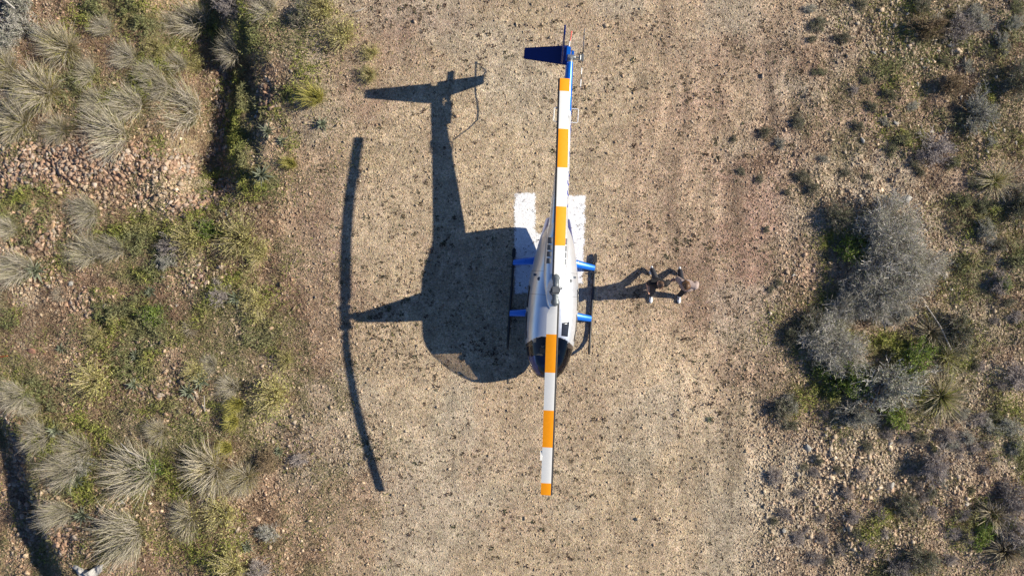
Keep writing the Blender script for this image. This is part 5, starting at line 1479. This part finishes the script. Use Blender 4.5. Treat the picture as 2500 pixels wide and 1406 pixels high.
def make_green():
    """leafy creeping cover: low hummocks of small leaves"""
    def dens(px, py): return np.clip(green_density(px, py) * .85 * sstep(.30, .46, fbm(px, py, 110, 4, 405)) + .07 * veg_zone(px, py) * sstep(.5, .62, fbm(px, py, 38, 3, 404)) * (px < 1300), 0, 1)
    px, py, P, r = scatter(1500000, dens, 78, (-60, 2560, -60, 1466))
    n = len(P)
    hum = sstep(.35, .7, fbm(px, py, 22, 3, 401))
    P[:, 2] += r.uniform(0, 1, n) * (.02 + .26 * hum * np.clip(green_density(px, py), 0, 1))
    tone = fbm(px, py, 48, 3, 402)
    cA = pick(r, [(.27, .30, .06), (.34, .35, .085), (.18, .215, .05), (.40, .385, .12)], n, .22)
    cB = pick(r, [(.36, .33, .14), (.30, .28, .12), (.41, .36, .18), (.26, .25, .12)], n, .2)
    cC = pick(r, [(.20, .215, .10), (.235, .245, .12), (.27, .275, .15)], n, .2)
    k = sstep(.40, .60, tone)[:, None] * .85; k2 = (sstep(.5, .66, fbm(px, py, 75, 3, 403)) * .7)[:, None]
    d = unit(r.normal(size=(n, 3)) * np.array([1, 1, .35]) + np.array([-.15, 0, .5])); ln = r.uniform(.035, .095, n)
    s = unit(np.cross(d, r.normal(size=(n, 3)) * np.array([.6, .6, 1])))
    Q = np.stack([P, P + d * ln[:, None]], 1)
    W = (r.uniform(.006, .013, n))[:, None] * np.array([1.0, .35])[None]
    V_, F_, C_ = ribbons(Q, W, s, (cA * (1 - k) + cB * k) * (1 - k2) + cC * k2)
    tag(link('ground_cover', raw_mesh('ground_cover', V_, F_, [M_leaf], C_)), kind='stuff')
make_green()

def make_dry():
    """thatch of short dead grass"""
    def dens(px, py):
        v = veg_zone(px, py) * np.where(px > 1300, .75, 1)
        return np.clip(v * (.25 + 1.1 * sstep(.40, .62, fbm(px, py, 60, 4, 501))) * .8 + .03 * sstep(.5, .65, fbm(px, py, 90, 4, 503)) + .45 * np.clip(blobs(px, py, RED), 0, 1) * sstep(.42, .6, fbm(px, py, 40, 3, 504)), 0, 1) * (1 - .5 * np.clip(blobs(px, py, RUBBLE), 0, 1))
    px, py, P, r = scatter(900000, dens, 79, (-60, 2560, -60, 1466))
    n = len(P)
    d = unit(r.normal(size=(n, 3)) * np.array([1, 1, .4]) + np.array([-.1, 0, .4])); ln = r.uniform(.04, .13, n) * (.45 + .55 * veg_zone(px, py))
    s = unit(np.cross(d, r.normal(size=(n, 3)) * np.array([.5, .5, 1])))
    P = P + np.array([0, 0, 1.0])[None] * (r.uniform(0, .035, n) * veg_zone(px, py))[:, None]
    Q = np.stack([P, P + d * ln[:, None]], 1); Q[:, 1, 2] = np.maximum(Q[:, 1, 2], P[:, 2] + .004)
    W = r.uniform(.003, .0065, n)[:, None] * np.array([1.0, .5])[None]
    tone = sstep(.42, .60, fbm(px, py, 90, 3, 502))[:, None]
    cA = pick(r, [(.30, .26, .14), (.25, .24, .11), (.36, .31, .17), (.21, .205, .09)], n, .25); cB = pick(r, [(.36, .245, .165), (.31, .20, .13), (.43, .32, .21), (.25, .16, .11)], n, .25)
    V_, F_, C_ = ribbons(Q, W, s, cA * (1 - tone) + cB * tone)
    tag(link('dry_grass', raw_mesh('dry_grass', V_, F_, [M_straw], C_)), kind='stuff')
make_dry()

def make_weeds():
    """finger-sized flat weeds speckling the bare pad"""
    W1 = [(1000, 50, 130, 90, 1.3), (1080, 60, 90, 60, 1), (1820, 600, 130, 260, .5), (1885, 1000, 25, 220, 1.6), (1895, 330, 30, 160, .8), (960, 480, 120, 200, .9), (1010, 700, 150, 200, 1), (980, 900, 90, 100, 1), (1080, 1130, 160, 90, 1), (930, 1010, 60, 150, .8), (1300, 1230, 120, 120, .6), (1200, 600, 120, 150, .5), (860, 900, 50, 200, .9), (1240, 860, 70, 90, .9), (1150, 820, 120, 100, .8), (1130, 240, 60, 100, .3), (1130, 80, 150, 80, .6), (1330, 1350, 150, 70, .5), (800, 560, 70, 200, .7)]
    def dens(px, py):
        v = veg_zone(px, py)
        d = .15 + .30 * blobs(px, py, W1) + .14 * v + .12 * sstep(1430, 1650, px)
        return d * (.5 + .9 * sstep(.4, .65, fbm(px, py, 60, 3, 601)))
    px, py, P, r = scatter(80000, dens, 80)
    n = len(P); m_ = 11
    rad = np.clip(np.exp(r.normal(0, .45, n)) * (.0185 + .012 * sstep(.5, .7, fbm(px, py, 120, 2, 602))), 0, .06)
    az = r.uniform(0, 2 * np.pi, (n, m_)); ln = rad[:, None] * r.uniform(.6, 1.3, (n, m_))
    d = np.stack([np.cos(az), np.sin(az), r.uniform(.15, .8, (n, m_))], -1); d = unit(d)
    B = np.repeat(P[:, None], m_, 1) + np.stack([np.cos(az), np.sin(az), np.zeros_like(az)], -1) * (rad * .25)[:, None, None]
    Q = np.stack([B, B + d * ln[..., None] * .5, B + d * ln[..., None]], 2).reshape(-1, 3, 3)
    s = unit(np.cross(d, np.array([0, 0, 1.0])) + r.normal(0, .3, (n, m_, 3))).reshape(-1, 3)
    Wd = (ln * r.uniform(.16, .3, (n, m_))).reshape(-1)[:, None] * np.array([.6, 1.0, .3])[None]
    base = pick(r, [(.11, .085, .05), (.14, .10, .06), (.085, .09, .045), (.16, .105, .075), (.12, .08, .06)], n, .15)
    V_, F_, C_ = ribbons(Q, Wd, s, np.repeat(base, m_, 0))
    tag(link('pad_weeds', raw_mesh('pad_weeds', V_, F_, [M_leaf], C_)), kind='stuff')
make_weeds()
